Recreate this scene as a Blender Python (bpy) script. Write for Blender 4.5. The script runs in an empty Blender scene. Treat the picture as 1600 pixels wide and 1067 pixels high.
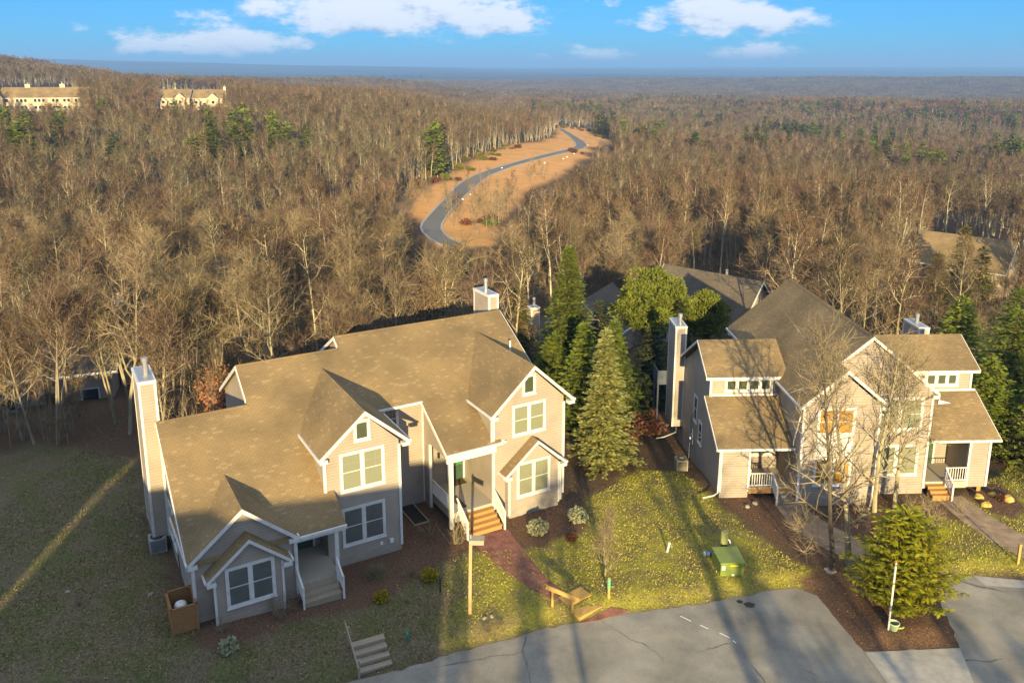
import bpy, bmesh, math, random
import numpy as np
from mathutils import Vector, Matrix, noise
from mathutils.geometry import delaunay_2d_cdt

rng = random.Random(7)
nrng = np.random.default_rng(11)
sc = bpy.context.scene
COL = sc.collection

# ------------------------------------------------------------------ camera
FPX, CPY, HOR, CAMH = 1320.0, 400.0, 101.0, 26.0       # focal length and principal row in pixels of a 1600 wide frame
PITCH = math.atan((CPY - HOR) / FPX)
cam_d = bpy.data.cameras.new('camera'); cam = bpy.data.objects.new('camera', cam_d); COL.objects.link(cam)
cam.location = (0, 0, CAMH); cam.rotation_euler = (math.pi / 2 - PITCH, 0, 0)
cam_d.sensor_width = 36; cam_d.lens = 36 * FPX / 1600; cam_d.shift_y = -(533.5 - CPY) / 1600
cam_d.clip_start = 0.5; cam_d.clip_end = 200000
sc.camera = cam

# ------------------------------------------------------------------ light
SUN_EL, SUN_HEAD = math.radians(13.2), math.radians(-2.2)     # the light travels towards heading SUN_HEAD (from +Y to +X)
sun_d = bpy.data.lights.new('sun', 'SUN'); sun = bpy.data.objects.new('sun', sun_d); COL.objects.link(sun)
sun_d.energy = 4.0; sun_d.angle = math.radians(0.55); sun_d.color = (1.0, 0.77, 0.39)
ldir = Vector((math.sin(SUN_HEAD) * math.cos(SUN_EL), math.cos(SUN_HEAD) * math.cos(SUN_EL), -math.sin(SUN_EL)))
sun.rotation_euler = ldir.to_track_quat('-Z', 'Y').to_euler()
sun.location = (0, -40, 60)
vs = sc.view_settings
vs.view_transform = 'Standard'; vs.look = 'None'; vs.gamma = 1.0; vs.use_curve_mapping = False
vs.exposure = 1.5
sc.render.engine = 'CYCLES'
sc.cycles.use_denoising = True
sc.cycles.max_bounces = 6; sc.cycles.diffuse_bounces = 3; sc.cycles.glossy_bounces = 2; sc.cycles.transparent_max_bounces = 8
sc.cycles.volume_bounces = 0
sc.cycles.caustics_reflective = False; sc.cycles.caustics_refractive = False

SKY_STRENGTH = 0.13
world = bpy.data.worlds.new('World'); sc.world = world; world.use_nodes = True
def build_world():
    nt = world.node_tree; nt.nodes.clear(); N = nt.nodes.new; L = nt.links.new
    out = N('ShaderNodeOutputWorld'); bg = N('ShaderNodeBackground'); bg.inputs[1].default_value = SKY_STRENGTH
    sky = N('ShaderNodeTexSky'); sky.sky_type = 'NISHITA'; sky.sun_disc = False
    sky.sun_elevation = SUN_EL
    # towards the sun = -ldir ; sun_rotation is measured from +Y clockwise
    sky.sun_rotation = math.atan2(-ldir.x, -ldir.y) % (2 * math.pi)
    sky.air_density = 1.0; sky.dust_density = 0.15; sky.ozone_density = 3.5; sky.altitude = 600
    k = 1.0 / SKY_STRENGTH
    tn = N('ShaderNodeMix'); tn.data_type = 'RGBA'; tn.blend_type = 'MULTIPLY'; tn.inputs['Factor'].default_value = 1; L(sky.outputs[0], tn.inputs['A']); tn.inputs['B'].default_value = (.052, .155, .31, 1)
    hs = N('ShaderNodeMix'); hs.data_type = 'RGBA'; hs.blend_type = 'ADD'; hs.inputs['Factor'].default_value = 1; L(tn.outputs['Result'], hs.inputs['A']); hs.inputs['B'].default_value = (.012 * k, .062 * k, .105 * k, 1)
    tc = N('ShaderNodeTexCoord')
    sep = N('ShaderNodeSeparateXYZ'); L(tc.outputs['Generated'], sep.inputs[0])
    def M(op, a, b=None, c=None):
        n = N('ShaderNodeMath'); n.operation = op
        for i, v in enumerate((a, b, c)):
            if v is None: continue
            if isinstance(v, (int, float)): n.inputs[i].default_value = v
            else: L(v, n.inputs[i])
        return n.outputs[0]
    X, Y, Z = sep.outputs
    az = M('ARCTAN2', X, Y)
    el = M('ARCSINE', Z)
    comb = N('ShaderNodeCombineXYZ'); L(M('MULTIPLY', az, 1.0), comb.inputs[0]); L(M('MULTIPLY', el, 2.3), comb.inputs[1])
    def noise_tex(scale, det, rough, off=(0, 0, 0)):
        mp = N('ShaderNodeMapping'); mp.inputs['Location'].default_value = off; L(comb.outputs[0], mp.inputs['Vector'])
        n = N('ShaderNodeTexNoise'); n.inputs['Scale'].default_value = scale; n.inputs['Detail'].default_value = det; n.inputs['Roughness'].default_value = rough
        L(mp.outputs[0], n.inputs['Vector']); return n.outputs['Fac']
    n1 = noise_tex(15, 10, 0.66)
    n2 = noise_tex(15, 10, 0.66, (0.010, 0.035, 0))     # the same field seen a little nearer to the sun: lit tops, grey bases
    # fair weather cumulus: (azimuth, elevation, half width, half height, weight)
    clouds = [(-.148, .054, .175, .036, 1.0), (-.035, .050, .085, .030, 1.0), (-.25, .080, .09, .02, .8), (-.33, .022, .11, .022, .9),
              (.235, .052, .085, .032, 1.0), (.295, .043, .05, .022, .95), (.275, .010, .05, .014, .9), (.10, .009, .06, .014, .72), (.035, .006, .03, .010, .65),
              (.42, .076, .05, .010, .7), (.118, .066, .02, .010, .5), (.58, .078, .05, .008, .5), (.285, .028, .04, .01, .4),
              (-.62, .12, .2, .03, .8), (.75, .10, .12, .03, .8), (-.1, .16, .2, .03, .9), (.4, .17, .2, .04, .9), (-.5, .22, .2, .04, .8), (.1, .26, .2, .05, .8), (1.2, .1, .2, .04, .9), (-1.3, .12, .25, .05, .9),
              (2.2, .12, .2, .04, .8), (-2.4, .1, .2, .04, .8), (3.0, .2, .25, .06, .8)]
    tot = None; low = None
    for (a, e, w, h, k) in clouds:
        da = M('DIVIDE', M('SUBTRACT', az, a), w); de = M('DIVIDE', M('SUBTRACT', el, e), h)
        # flatter base: below the middle the falloff is steeper
        de2 = M('MULTIPLY', de, M('ADD', 1.0, M('MULTIPLY', M('LESS_THAN', de, 0.0), 0.45)))
        d = M('ADD', M('MULTIPLY', da, da), M('MULTIPLY', de2, de2))
        g = M('MULTIPLY', M('EXPONENT', M('MULTIPLY', d, -0.9)), k)
        sh = M('MULTIPLY', g, M('ADD', M('MULTIPLY', de, 0.5), 0.5))
        tot = g if tot is None else M('MAXIMUM', tot, g)
        low = sh if low is None else M('MAXIMUM', low, sh)
    # unseen broken cloud layer above the cumulus, added all round for fill light
    n5 = noise_tex(3.1, 7, 0.6, (3.3, 1.7, 0))
    mrh = N('ShaderNodeMapRange'); mrh.interpolation_type = 'SMOOTHSTEP'; L(el, mrh.inputs[0]); mrh.inputs[1].default_value = 0.09; mrh.inputs[2].default_value = 0.32
    lay = M('MULTIPLY', mrh.outputs[0], M('ADD', M('MULTIPLY', n5, 1.9), -0.22))
    tot = M('MAXIMUM', tot, lay)
    dens = M('ADD', M('MULTIPLY', tot, 1.22), M('MULTIPLY', M('SUBTRACT', n1, 0.5), 2.5))
    mr = N('ShaderNodeMapRange'); mr.interpolation_type = 'SMOOTHSTEP'; L(dens, mr.inputs[0]); mr.inputs[1].default_value = 0.40; mr.inputs[2].default_value = 0.92
    lit = M('ADD', M('MULTIPLY', M('SUBTRACT', n1, n2), 2.6), M('MULTIPLY', low, 0.85))
    mr2 = N('ShaderNodeMapRange'); mr2.interpolation_type = 'SMOOTHSTEP'; L(lit, mr2.inputs[0]); mr2.inputs[1].default_value = -0.40; mr2.inputs[2].default_value = 0.42
    cc = N('ShaderNodeMix'); cc.data_type = 'RGBA'; L(mr2.outputs[0], cc.inputs['Factor'])
    k = 1.0 / SKY_STRENGTH
    cc.inputs['A'].default_value = (0.15 * k, 0.20 * k, 0.29 * k, 1); cc.inputs['B'].default_value = (0.34 * k, 0.355 * k, 0.395 * k, 1)
    mx = N('ShaderNodeMix'); mx.data_type = 'RGBA'; L(M('MULTIPLY', mr.outputs[0], 0.93), mx.inputs['Factor']); L(hs.outputs['Result'], mx.inputs['A']); L(cc.outputs['Result'], mx.inputs['B'])
    L(mx.outputs['Result'], bg.inputs[0]); L(bg.outputs[0], out.inputs[0])
build_world()

# ------------------------------------------------------------------ small tools
def tag(o, label=None, cat=None, group=None, kind=None):
    if label: o['label'] = label
    if cat: o['category'] = cat
    if group: o['group'] = group
    if kind: o['kind'] = kind
    return o
def empty(name, loc=(0, 0, 0), rz=0.0, parent=None):
    o = bpy.data.objects.new(name, None); COL.objects.link(o); o.location = loc; o.rotation_euler = (0, 0, rz)
    o.empty_display_size = 0.3
    if parent: o.parent = parent
    return o
def copy_tree(o, parent=None):
    c = o.copy(); COL.objects.link(c); c.parent = parent
    for ch in o.children: copy_tree(ch, c)
    return c
class MB:
    """collects shapes, then links them as ONE mesh object"""
    def __init__(s): s.v = []; s.f = []; s.m = []; s.mi = 0; s.cut = []
    def add(s, pts, faces):
        b = len(s.v); s.cut.append((b, len(s.f))); s.v += [tuple(p) for p in pts]; s.f += [tuple(b + i for i in f) for f in faces]; s.m += [s.mi] * len(faces); return s
    def quad(s, a, b, c, d): return s.add([a, b, c, d], [(0, 1, 2, 3)])
    def box(s, x0, x1, y0, y1, z0, z1):
        return s.add([(x0, y0, z0), (x1, y0, z0), (x1, y1, z0), (x0, y1, z0), (x0, y0, z1), (x1, y0, z1), (x1, y1, z1), (x0, y1, z1)],
                     [(3, 2, 1, 0), (4, 5, 6, 7), (0, 1, 5, 4), (1, 2, 6, 5), (2, 3, 7, 6), (3, 0, 4, 7)])
    def prism(s, pts, d):
        n = len(pts); d = Vector(d); p2 = [Vector(p) + d for p in pts]
        return s.add([tuple(p) for p in pts] + [tuple(p) for p in p2],
                     [tuple(range(n)), tuple(reversed(range(n, 2 * n)))] + [(i, i + n, (i + 1) % n + n, (i + 1) % n) for i in range(n)])
    def beam(s, a, b, w, h, up=(0, 0, 1)):
        a = Vector(a); b = Vector(b); t = (b - a).normalized(); up = Vector(up)
        if abs(t.dot(up)) > 0.99: up = Vector((0, 1, 0))
        sd = t.cross(up).normalized() * (w / 2); u = sd.cross(t).normalized() * (h / 2)
        P = [a - sd - u, a + sd - u, a + sd + u, a - sd + u, b - sd - u, b + sd - u, b + sd + u, b - sd + u]
        return s.add(P, [(3, 2, 1, 0), (4, 5, 6, 7), (0, 1, 5, 4), (1, 2, 6, 5), (2, 3, 7, 6), (3, 0, 4, 7)])
    def tube(s, pts, rad, n=6, cap=True):
        rings = []; prev = None; b = len(s.v); fs = []
        for i, p in enumerate(pts):
            p = Vector(p)
            t = (Vector(pts[min(i + 1, len(pts) - 1)]) - Vector(pts[max(i - 1, 0)])).normalized()
            if prev is None:
                prev = t.orthogonal().normalized()
            prev = (prev - t * prev.dot(t))
            prev = prev.normalized() if prev.length > 1e-6 else t.orthogonal().normalized()
            q = t.cross(prev); r = rad[i] if hasattr(rad, '__len__') else rad
            for k in range(n):
                a = 2 * math.pi * k / n; s.v.append(tuple(p + (prev * math.cos(a) + q * math.sin(a)) * r))
        for i in range(len(pts) - 1):
            for k in range(n):
                k2 = (k + 1) % n; fs.append((b + i * n + k, b + i * n + k2, b + (i + 1) * n + k2, b + (i + 1) * n + k))
        if cap:
            fs.append(tuple(b + k for k in reversed(range(n)))); e = b + (len(pts) - 1) * n; fs.append(tuple(e + k for k in range(n)))
        s.f += fs; s.m += [s.mi] * len(fs); return s
    def mesh(s, name, mats, smooth=False):
        me = bpy.data.meshes.new(name); me.from_pydata(s.v, [], s.f)
        for m in (mats if isinstance(mats, (list, tuple)) else [mats]): me.materials.append(m)
        if any(s.m): me.polygons.foreach_set('material_index', s.m)
        if smooth: me.polygons.foreach_set('use_smooth', [True] * len(s.f))
        me.update(); return me
    def build_each(s, name, mats, parent=None):
        """every shape collected becomes an object of its own"""
        o = None
        for i, (b, f0) in enumerate(s.cut):
            b1, f1 = s.cut[i + 1] if i + 1 < len(s.cut) else (len(s.v), len(s.f)); q = MB(); q.v = s.v[b:b1]; q.f = [tuple(k - b for k in f) for f in s.f[f0:f1]]; q.m = s.m[f0:f1]
            o = q.build(name, mats, parent)
        return o
    def build(s, name, mats, parent=None, loc=None, rz=0.0, smooth=False, fix=True):
        me = s.mesh(name, mats, smooth)
        if fix and len(s.f) < 4000:
            bm = bmesh.new(); bm.from_mesh(me); bmesh.ops.recalc_face_normals(bm, faces=bm.faces); bm.to_mesh(me); bm.free()
        return link(name, me, parent, loc, rz)
def link(name, me, parent=None, loc=None, rz=0.0):
    o = bpy.data.objects.new(name, me); COL.objects.link(o)
    if parent: o.parent = parent
    if loc is not None: o.location = loc
    if rz: o.rotation_euler = (0, 0, rz)
    return o

# ------------------------------------------------------------------ materials
def new_mat(name):
    m = bpy.data.materials.new(name); m.use_nodes = True; nt = m.node_tree
    return m, nt, nt.nodes['Principled BSDF'], nt.nodes.new, nt.links.new
def sset(b, rough=0.8, spec=0.2):
    b.inputs['Roughness'].default_value = rough
    b.inputs['Specular IOR Level'].default_value = spec
def ramp(N, stops):
    r = N('ShaderNodeValToRGB'); e = r.color_ramp.elements
    while len(e) < len(stops): e.new(0.5)
    for el, (p, c) in zip(e, stops): el.position = p; el.color = (*c, 1)
    return r
def noisy(name, stops, scale=4, detail=6, rough=0.9, bump=0.0, bscale=None, spec=0.15, obj=True, rnd=0.0, nrough=0.6, stretch=None):
    m, nt, b, N, L = new_mat(name); sset(b, rough, spec)
    tc = N('ShaderNodeTexCoord'); n = N('ShaderNodeTexNoise'); n.inputs['Scale'].default_value = scale; n.inputs['Detail'].default_value = detail; n.inputs['Roughness'].default_value = nrough
    src = tc.outputs['Object']
    if not obj:
        g = N('ShaderNodeNewGeometry'); src = g.outputs['Position']
    if stretch:
        mp = N('ShaderNodeMapping'); mp.inputs['Scale'].default_value = stretch; L(src, mp.inputs[0]); src = mp.outputs[0]
    L(src, n.inputs['Vector']); r = ramp(N, stops); L(n.outputs['Fac'], r.inputs[0]); col = r.outputs[0]
    if rnd:
        oi = N('ShaderNodeObjectInfo'); hs = N('ShaderNodeHueSaturation')
        mr = N('ShaderNodeMapRange'); L(oi.outputs['Random'], mr.inputs[0]); mr.inputs[3].default_value = 1 - rnd; mr.inputs[4].default_value = 1 + rnd
        mul = N('ShaderNodeMath'); mul.operation = 'MULTIPLY'; L(oi.outputs['Random'], mul.inputs[0]); mul.inputs[1].default_value = 7.31
        fr = N('ShaderNodeMath'); fr.operation = 'FRACT'; L(mul.outputs[0], fr.inputs[0])
        mh = N('ShaderNodeMapRange'); L(fr.outputs[0], mh.inputs[0]); mh.inputs[3].default_value = 0.5 - rnd * 0.07; mh.inputs[4].default_value = 0.5 + rnd * 0.05
        L(mr.outputs[0], hs.inputs['Value']); L(mh.outputs[0], hs.inputs['Hue']); L(col, hs.inputs['Color']); col = hs.outputs[0]
    L(col, b.inputs['Base Color'])
    if bump:
        n2 = N('ShaderNodeTexNoise'); n2.inputs['Scale'].default_value = bscale or scale * 4; n2.inputs['Detail'].default_value = 4; L(src, n2.inputs['Vector'])
        bp = N('ShaderNodeBump'); bp.inputs['Strength'].default_value = bump; bp.inputs['Distance'].default_value = 0.03; L(n2.outputs['Fac'], bp.inputs['Height']); L(bp.outputs[0], b.inputs['Normal'])
    return m
def siding(name, c, lap=0.165, weather=0.12):
    m, nt, b, N, L = new_mat(name); sset(b, 0.65, 0.25)
    tc = N('ShaderNodeTexCoord'); sp = N('ShaderNodeSeparateXYZ'); L(tc.outputs['Object'], sp.inputs[0])
    d = N('ShaderNodeMath'); d.operation = 'DIVIDE'; L(sp.outputs[2], d.inputs[0]); d.inputs[1].default_value = lap
    f = N('ShaderNodeMath'); f.operation = 'FRACT'; L(d.outputs[0], f.inputs[0])
    # lapped boards: each one leans out towards its lower edge
    bp = N('ShaderNodeBump'); bp.inputs['Strength'].default_value = 0.9; bp.inputs['Distance'].default_value = 0.018; bp.invert = True
    L(f.outputs[0], bp.inputs['Height']); L(bp.outputs[0], b.inputs['Normal'])
    n = N('ShaderNodeTexNoise'); n.inputs['Scale'].default_value = 0.8; n.inputs['Detail'].default_value = 6; L(tc.outputs['Object'], n.inputs['Vector'])
    lo = tuple(x * (1 - weather) for x in c); hi = tuple(min(1, x * (1 + weather)) for x in c)
    r = ramp(N, [(0.3, lo), (0.7, hi)]); L(n.outputs['Fac'], r.inputs[0])
    # a darker line along the lower edge of each board
    rr = ramp(N, [(0.0, (0.58, 0.58, 0.60)), (0.14, (1, 1, 1))]); L(f.outputs[0], rr.inputs[0])
    mx = N('ShaderNodeMix'); mx.data_type = 'RGBA'; mx.blend_type = 'MULTIPLY'; mx.inputs['Factor'].default_value = 1
    L(r.outputs[0], mx.inputs['A']); L(rr.outputs[0], mx.inputs['B']); L(mx.outputs['Result'], b.inputs['Base Color'])
    return m
def shingle(name, c1, c2, c3, row=0.13, wid=0.27):
    m, nt, b, N, L = new_mat(name); sset(b, 0.92, 0.12)
    tc = N('ShaderNodeTexCoord')
    vm = N('ShaderNodeVectorMath'); vm.operation = 'CROSS_PRODUCT'; L(tc.outputs['Normal'], vm.inputs[0]); vm.inputs[1].default_value = (0, 0, 1)
    nm = N('ShaderNodeVectorMath'); nm.operation = 'NORMALIZE'; L(vm.outputs[0], nm.inputs[0])
    dt = N('ShaderNodeVectorMath'); dt.operation = 'DOT_PRODUCT'; L(nm.outputs[0], dt.inputs[0]); L(tc.outputs['Object'], dt.inputs[1])
    sp = N('ShaderNodeSeparateXYZ'); L(tc.outputs['Object'], sp.inputs[0])
    k = N('ShaderNodeMath'); k.operation = 'MULTIPLY'; L(sp.outputs[2], k.inputs[0]); k.inputs[1].default_value = 1.9
    cb = N('ShaderNodeCombineXYZ'); L(dt.outputs['Value'], cb.inputs[0]); L(k.outputs[0], cb.inputs[1])
    br = N('ShaderNodeTexBrick'); L(cb.outputs[0], br.inputs['Vector']); br.inputs['Scale'].default_value = 1
    br.inputs['Brick Width'].default_value = wid; br.inputs['Row Height'].default_value = row; br.inputs['Mortar Size'].default_value = 0.012
    br.inputs['Mortar Smooth'].default_value = 0.3; br.inputs['Bias'].default_value = -0.1
    br.inputs['Color1'].default_value = (*c1, 1); br.inputs['Color2'].default_value = (*c2, 1); br.inputs['Mortar'].default_value = tuple(x * 0.74 for x in c1) + (1,)
    n = N('ShaderNodeTexNoise'); n.inputs['Scale'].default_value = 0.35; n.inputs['Detail'].default_value = 7; L(tc.outputs['Object'], n.inputs['Vector'])
    r = ramp(N, [(0.32, (0.72, 0.73, 0.74)), (0.70, (1.18, 1.15, 1.08))]); L(n.outputs['Fac'], r.inputs[0])
    # single pale shingles
    n3 = N('ShaderNodeTexWhiteNoise'); n3.noise_dimensions = '2D'
    sn = N('ShaderNodeVectorMath'); sn.operation = 'SNAP'; L(cb.outputs[0], sn.inputs[0]); sn.inputs[1].default_value = (wid, row, 1); L(sn.outputs[0], n3.inputs['Vector'])
    gt = N('ShaderNodeMath'); gt.operation = 'GREATER_THAN'; L(n3.outputs['Value'], gt.inputs[0]); gt.inputs[1].default_value = 0.93
    gm = N('ShaderNodeMath'); gm.operation = 'MULTIPLY'; L(gt.outputs[0], gm.inputs[0]); gm.inputs[1].default_value = 0.38
    mp = N('ShaderNodeMix'); mp.data_type = 'RGBA'; L(gm.outputs[0], mp.inputs['Factor']); L(br.outputs['Color'], mp.inputs['A']); mp.inputs['B'].default_value = (*c3, 1)
    mx = N('ShaderNodeMix'); mx.data_type = 'RGBA'; mx.blend_type = 'MULTIPLY'; mx.inputs['Factor'].default_value = 1
    L(mp.outputs['Result'], mx.inputs['A']); L(r.outputs[0], mx.inputs['B']); L(mx.outputs['Result'], b.inputs['Base Color'])
    ff = N('ShaderNodeMath'); ff.operation = 'DIVIDE'; L(k.outputs[0], ff.inputs[0]); ff.inputs[1].default_value = row
    fr = N('ShaderNodeMath'); fr.operation = 'FRACT'; L(ff.outputs[0], fr.inputs[0])
    n4 = N('ShaderNodeTexNoise'); n4.inputs['Scale'].default_value = 18; n4.inputs['Detail'].default_value = 3; L(tc.outputs['Object'], n4.inputs['Vector'])
    ad = N('ShaderNodeMath'); ad.operation = 'ADD'; L(n4.outputs['Fac'], ad.inputs[0]); L(fr.outputs[0], ad.inputs[1])
    bp = N('ShaderNodeBump'); bp.inputs['Strength'].default_value = 0.6; bp.inputs['Distance'].default_value = 0.02; bp.invert = True
    L(ad.outputs[0], bp.inputs['Height']); L(bp.outputs[0], b.inputs['Normal'])
    return m
def flat(name, c, rough=0.6, spec=0.3, metal=0.0):
    return_m, nt, b, N, L = new_mat(name); sset(b, rough, spec); b.inputs['Metallic'].default_value = metal
    tc = N('ShaderNodeTexCoord'); n = N('ShaderNodeTexNoise'); n.inputs['Scale'].default_value = 3; n.inputs['Detail'].default_value = 5; L(tc.outputs['Object'], n.inputs['Vector'])
    r = ramp(N, [(0.3, tuple(x * 0.88 for x in c)), (0.7, tuple(min(1, x * 1.06) for x in c))]); L(n.outputs['Fac'], r.inputs[0]); L(r.outputs[0], b.inputs['Base Color'])
    return return_m
def glass_mat():
    m, nt, b, N, L = new_mat('window_glass'); out = nt.nodes['Material Output']; nt.nodes.remove(b)
    t = N('ShaderNodeBsdfTransparent'); t.inputs[0].default_value = (0.95, 0.97, 0.96, 1)
    g = N('ShaderNodeBsdfGlossy'); g.inputs['Roughness'].default_value = 0.03; g.inputs[0].default_value = (0.9, 0.95, 1, 1)
    f = N('ShaderNodeLayerWeight'); pw = N('ShaderNodeMath'); pw.operation = 'POWER'; L(f.outputs['Facing'], pw.inputs[0]); pw.inputs[1].default_value = 3.0
    a = N('ShaderNodeMath'); a.operation = 'MULTIPLY_ADD'; L(pw.outputs[0], a.inputs[0]); a.inputs[1].default_value = .6; a.inputs[2].default_value = 0.05
    mx = N('ShaderNodeMixShader'); L(a.outputs[0], mx.inputs[0]); L(t.outputs[0], mx.inputs[1]); L(g.outputs[0], mx.inputs[2]); L(mx.outputs[0], out.inputs[0])
    return m
def blind_mat(name, c, c2):
    m, nt, b, N, L = new_mat(name); sset(b, 0.7, 0.1)
    tc = N('ShaderNodeTexCoord'); sp = N('ShaderNodeSeparateXYZ'); L(tc.outputs['Object'], sp.inputs[0])
    d = N('ShaderNodeMath'); d.operation = 'DIVIDE'; L(sp.outputs[2], d.inputs[0]); d.inputs[1].default_value = 0.06
    f = N('ShaderNodeMath'); f.operation = 'FRACT'; L(d.outputs[0], f.inputs[0])
    r = ramp(N, [(0.0, c2), (0.3, c), (0.85, c), (1.0, c2)]); L(f.outputs[0], r.inputs[0]); L(r.outputs[0], b.inputs['Base Color'])
    return m

M_SID1 = siding('beige_lap_siding', (0.345, 0.298, 0.245))
M_SID2 = siding('tan_lap_siding', (0.335, 0.29, 0.245))
M_TRIM = flat('white_trim_paint', (0.66, 0.65, 0.63), 0.5)
M_ROOF1 = shingle('brown_shingles', (0.235, 0.172, 0.092), (0.262, 0.193, 0.104), (0.37, 0.285, 0.165))
M_ROOF2 = shingle('grey_brown_shingles', (0.225, 0.165, 0.09), (0.275, 0.205, 0.115), (0.36, 0.28, 0.17))
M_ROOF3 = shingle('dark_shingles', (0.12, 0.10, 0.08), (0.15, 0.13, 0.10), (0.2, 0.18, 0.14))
M_GLASS = glass_mat()
M_BLIND = blind_mat('pale_blind', (0.34, 0.33, 0.23), (0.21, 0.205, 0.14))
M_SCREEN = flat('dark_screen', (0.17, 0.17, 0.17))
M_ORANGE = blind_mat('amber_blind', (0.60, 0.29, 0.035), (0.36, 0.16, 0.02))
M_DARKIN = flat('dark_interior', (0.03, 0.03, 0.03))
M_CURT = flat('dark_curtain', (0.09, 0.10, 0.05))
M_MUNTIN = flat('muntin_bars', (0.30, 0.30, 0.26))
M_METAL = flat('galvanised_metal', (0.42, 0.43, 0.44), 0.4, 0.5, 0.6)
M_CONC = noisy('concrete', [(0.3, (0.33, 0.31, 0.27)), (0.7, (0.45, 0.43, 0.37))], 2.5, 8, bump=0.3, bscale=30)
M_FOUND = noisy('foundation_block', [(0.3, (0.28, 0.25, 0.21)), (0.7, (0.38, 0.34, 0.28))], 3)
M_DECK = noisy('deck_boards', [(0.3, (0.36, 0.32, 0.26)), (0.7, (0.46, 0.42, 0.35))], 6, stretch=(1, 8, 1))
M_STEPW = noisy('cedar_treads', [(0.3, (0.36, 0.19, 0.06)), (0.7, (0.52, 0.29, 0.10))], 7, stretch=(0.6, 8, 8))
M_STEPG = noisy('weathered_treads', [(0.3, (0.26, 0.21, 0.15)), (0.7, (0.40, 0.34, 0.25))], 7, stretch=(0.6, 8, 8))
M_LUMB = noisy('yellow_lumber', [(0.3, (0.42, 0.25, 0.07)), (0.7, (0.55, 0.36, 0.12))], 7, stretch=(1, 1, 6))
M_ENCL = noisy('brown_lattice', [(0.3, (0.24, 0.125, 0.05)), (0.7, (0.34, 0.19, 0.08))], 12, bump=0.3)
M_MAT = noisy('brown_mat_patch', [(0.3, (0.07, 0.055, 0.03)), (0.7, (0.12, 0.095, 0.05))], 20)
M_DOORG = flat('green_door', (0.05, 0.09, 0.05), 0.5)
M_BLACK = flat('black_metal', (0.025, 0.025, 0.025), 0.5)
M_WHITEP = flat('white_plastic', (0.78, 0.78, 0.76), 0.45, 0.4)
M_GREYM = flat('grey_metal', (0.33, 0.35, 0.36), 0.5, 0.4, 0.2)
M_GREENM = flat('olive_green_enamel', (0.20, 0.26, 0.055), 0.4, 0.45)
M_TANM = flat('tan_enamel', (0.34, 0.31, 0.22), 0.5, 0.3)
M_POST = noisy('lamp_post_wood', [(0.3, (0.40, 0.27, 0.14)), (0.7, (0.5, 0.35, 0.20))], 6, stretch=(6, 6, 1))
M_ROCK = noisy('grey_stone', [(0.3, (0.22, 0.20, 0.17)), (0.7, (0.42, 0.38, 0.32))], 4, bump=0.5)

# ------------------------------------------------------------------ picture geometry: a pixel of the photograph -> a point of the place
_cp, _sp = math.cos(PITCH), math.sin(PITCH)
def ray(px, py):
    a = (px - 800) / FPX; b = (py - CPY) / FPX
    return Vector((a, _cp - b * _sp, -_sp - b * _cp))
def on_z(px, py, z=0.0):
    r = ray(px, py); t = (z - CAMH) / r.z
    return Vector((r.x * t, r.y * t, z))
def at_y(px, py, y):
    r = ray(px, py); t = y / r.y
    return Vector((r.x * t, y, CAMH + r.z * t))
def to_px(x, y, z):
    dz = z - CAMH; w = y * _cp - dz * _sp
    return 800 + FPX * x / w, CPY + FPX * (-y * _sp - dz * _cp) / w
def inside(px, py, poly):
    px = np.asarray(px, float); py = np.asarray(py, float); r = np.zeros(px.shape, bool)
    n = len(poly)
    for i in range(n):
        x1, y1 = poly[i][:2]; x2, y2 = poly[(i + 1) % n][:2]
        if y1 == y2: continue
        c = ((y1 > py) != (y2 > py)) & (px < (x2 - x1) * (py - y1) / (y2 - y1) + x1)
        r ^= c
    return r
def seg_dist(px, py, poly, closed=True):
    d = np.full(np.shape(px), 1e9)
    n = len(poly)
    for i in range(n if closed else n - 1):
        x1, y1 = poly[i][:2]; x2, y2 = poly[(i + 1) % n][:2]
        dx, dy = x2 - x1, y2 - y1; L2 = dx * dx + dy * dy + 1e-12
        t = np.clip(((px - x1) * dx + (py - y1) * dy) / L2, 0, 1)
        d = np.minimum(d, np.hypot(px - x1 - t * dx, py - y1 - t * dy))
    return d
def sdf(px, py, poly):
    d = seg_dist(px, py, poly); return np.where(inside(px, py, poly), -d, d)
def smooth(a, b, x):
    t = np.clip((x - a) / (b - a), 0, 1); return t * t * (3 - 2 * t)

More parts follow.
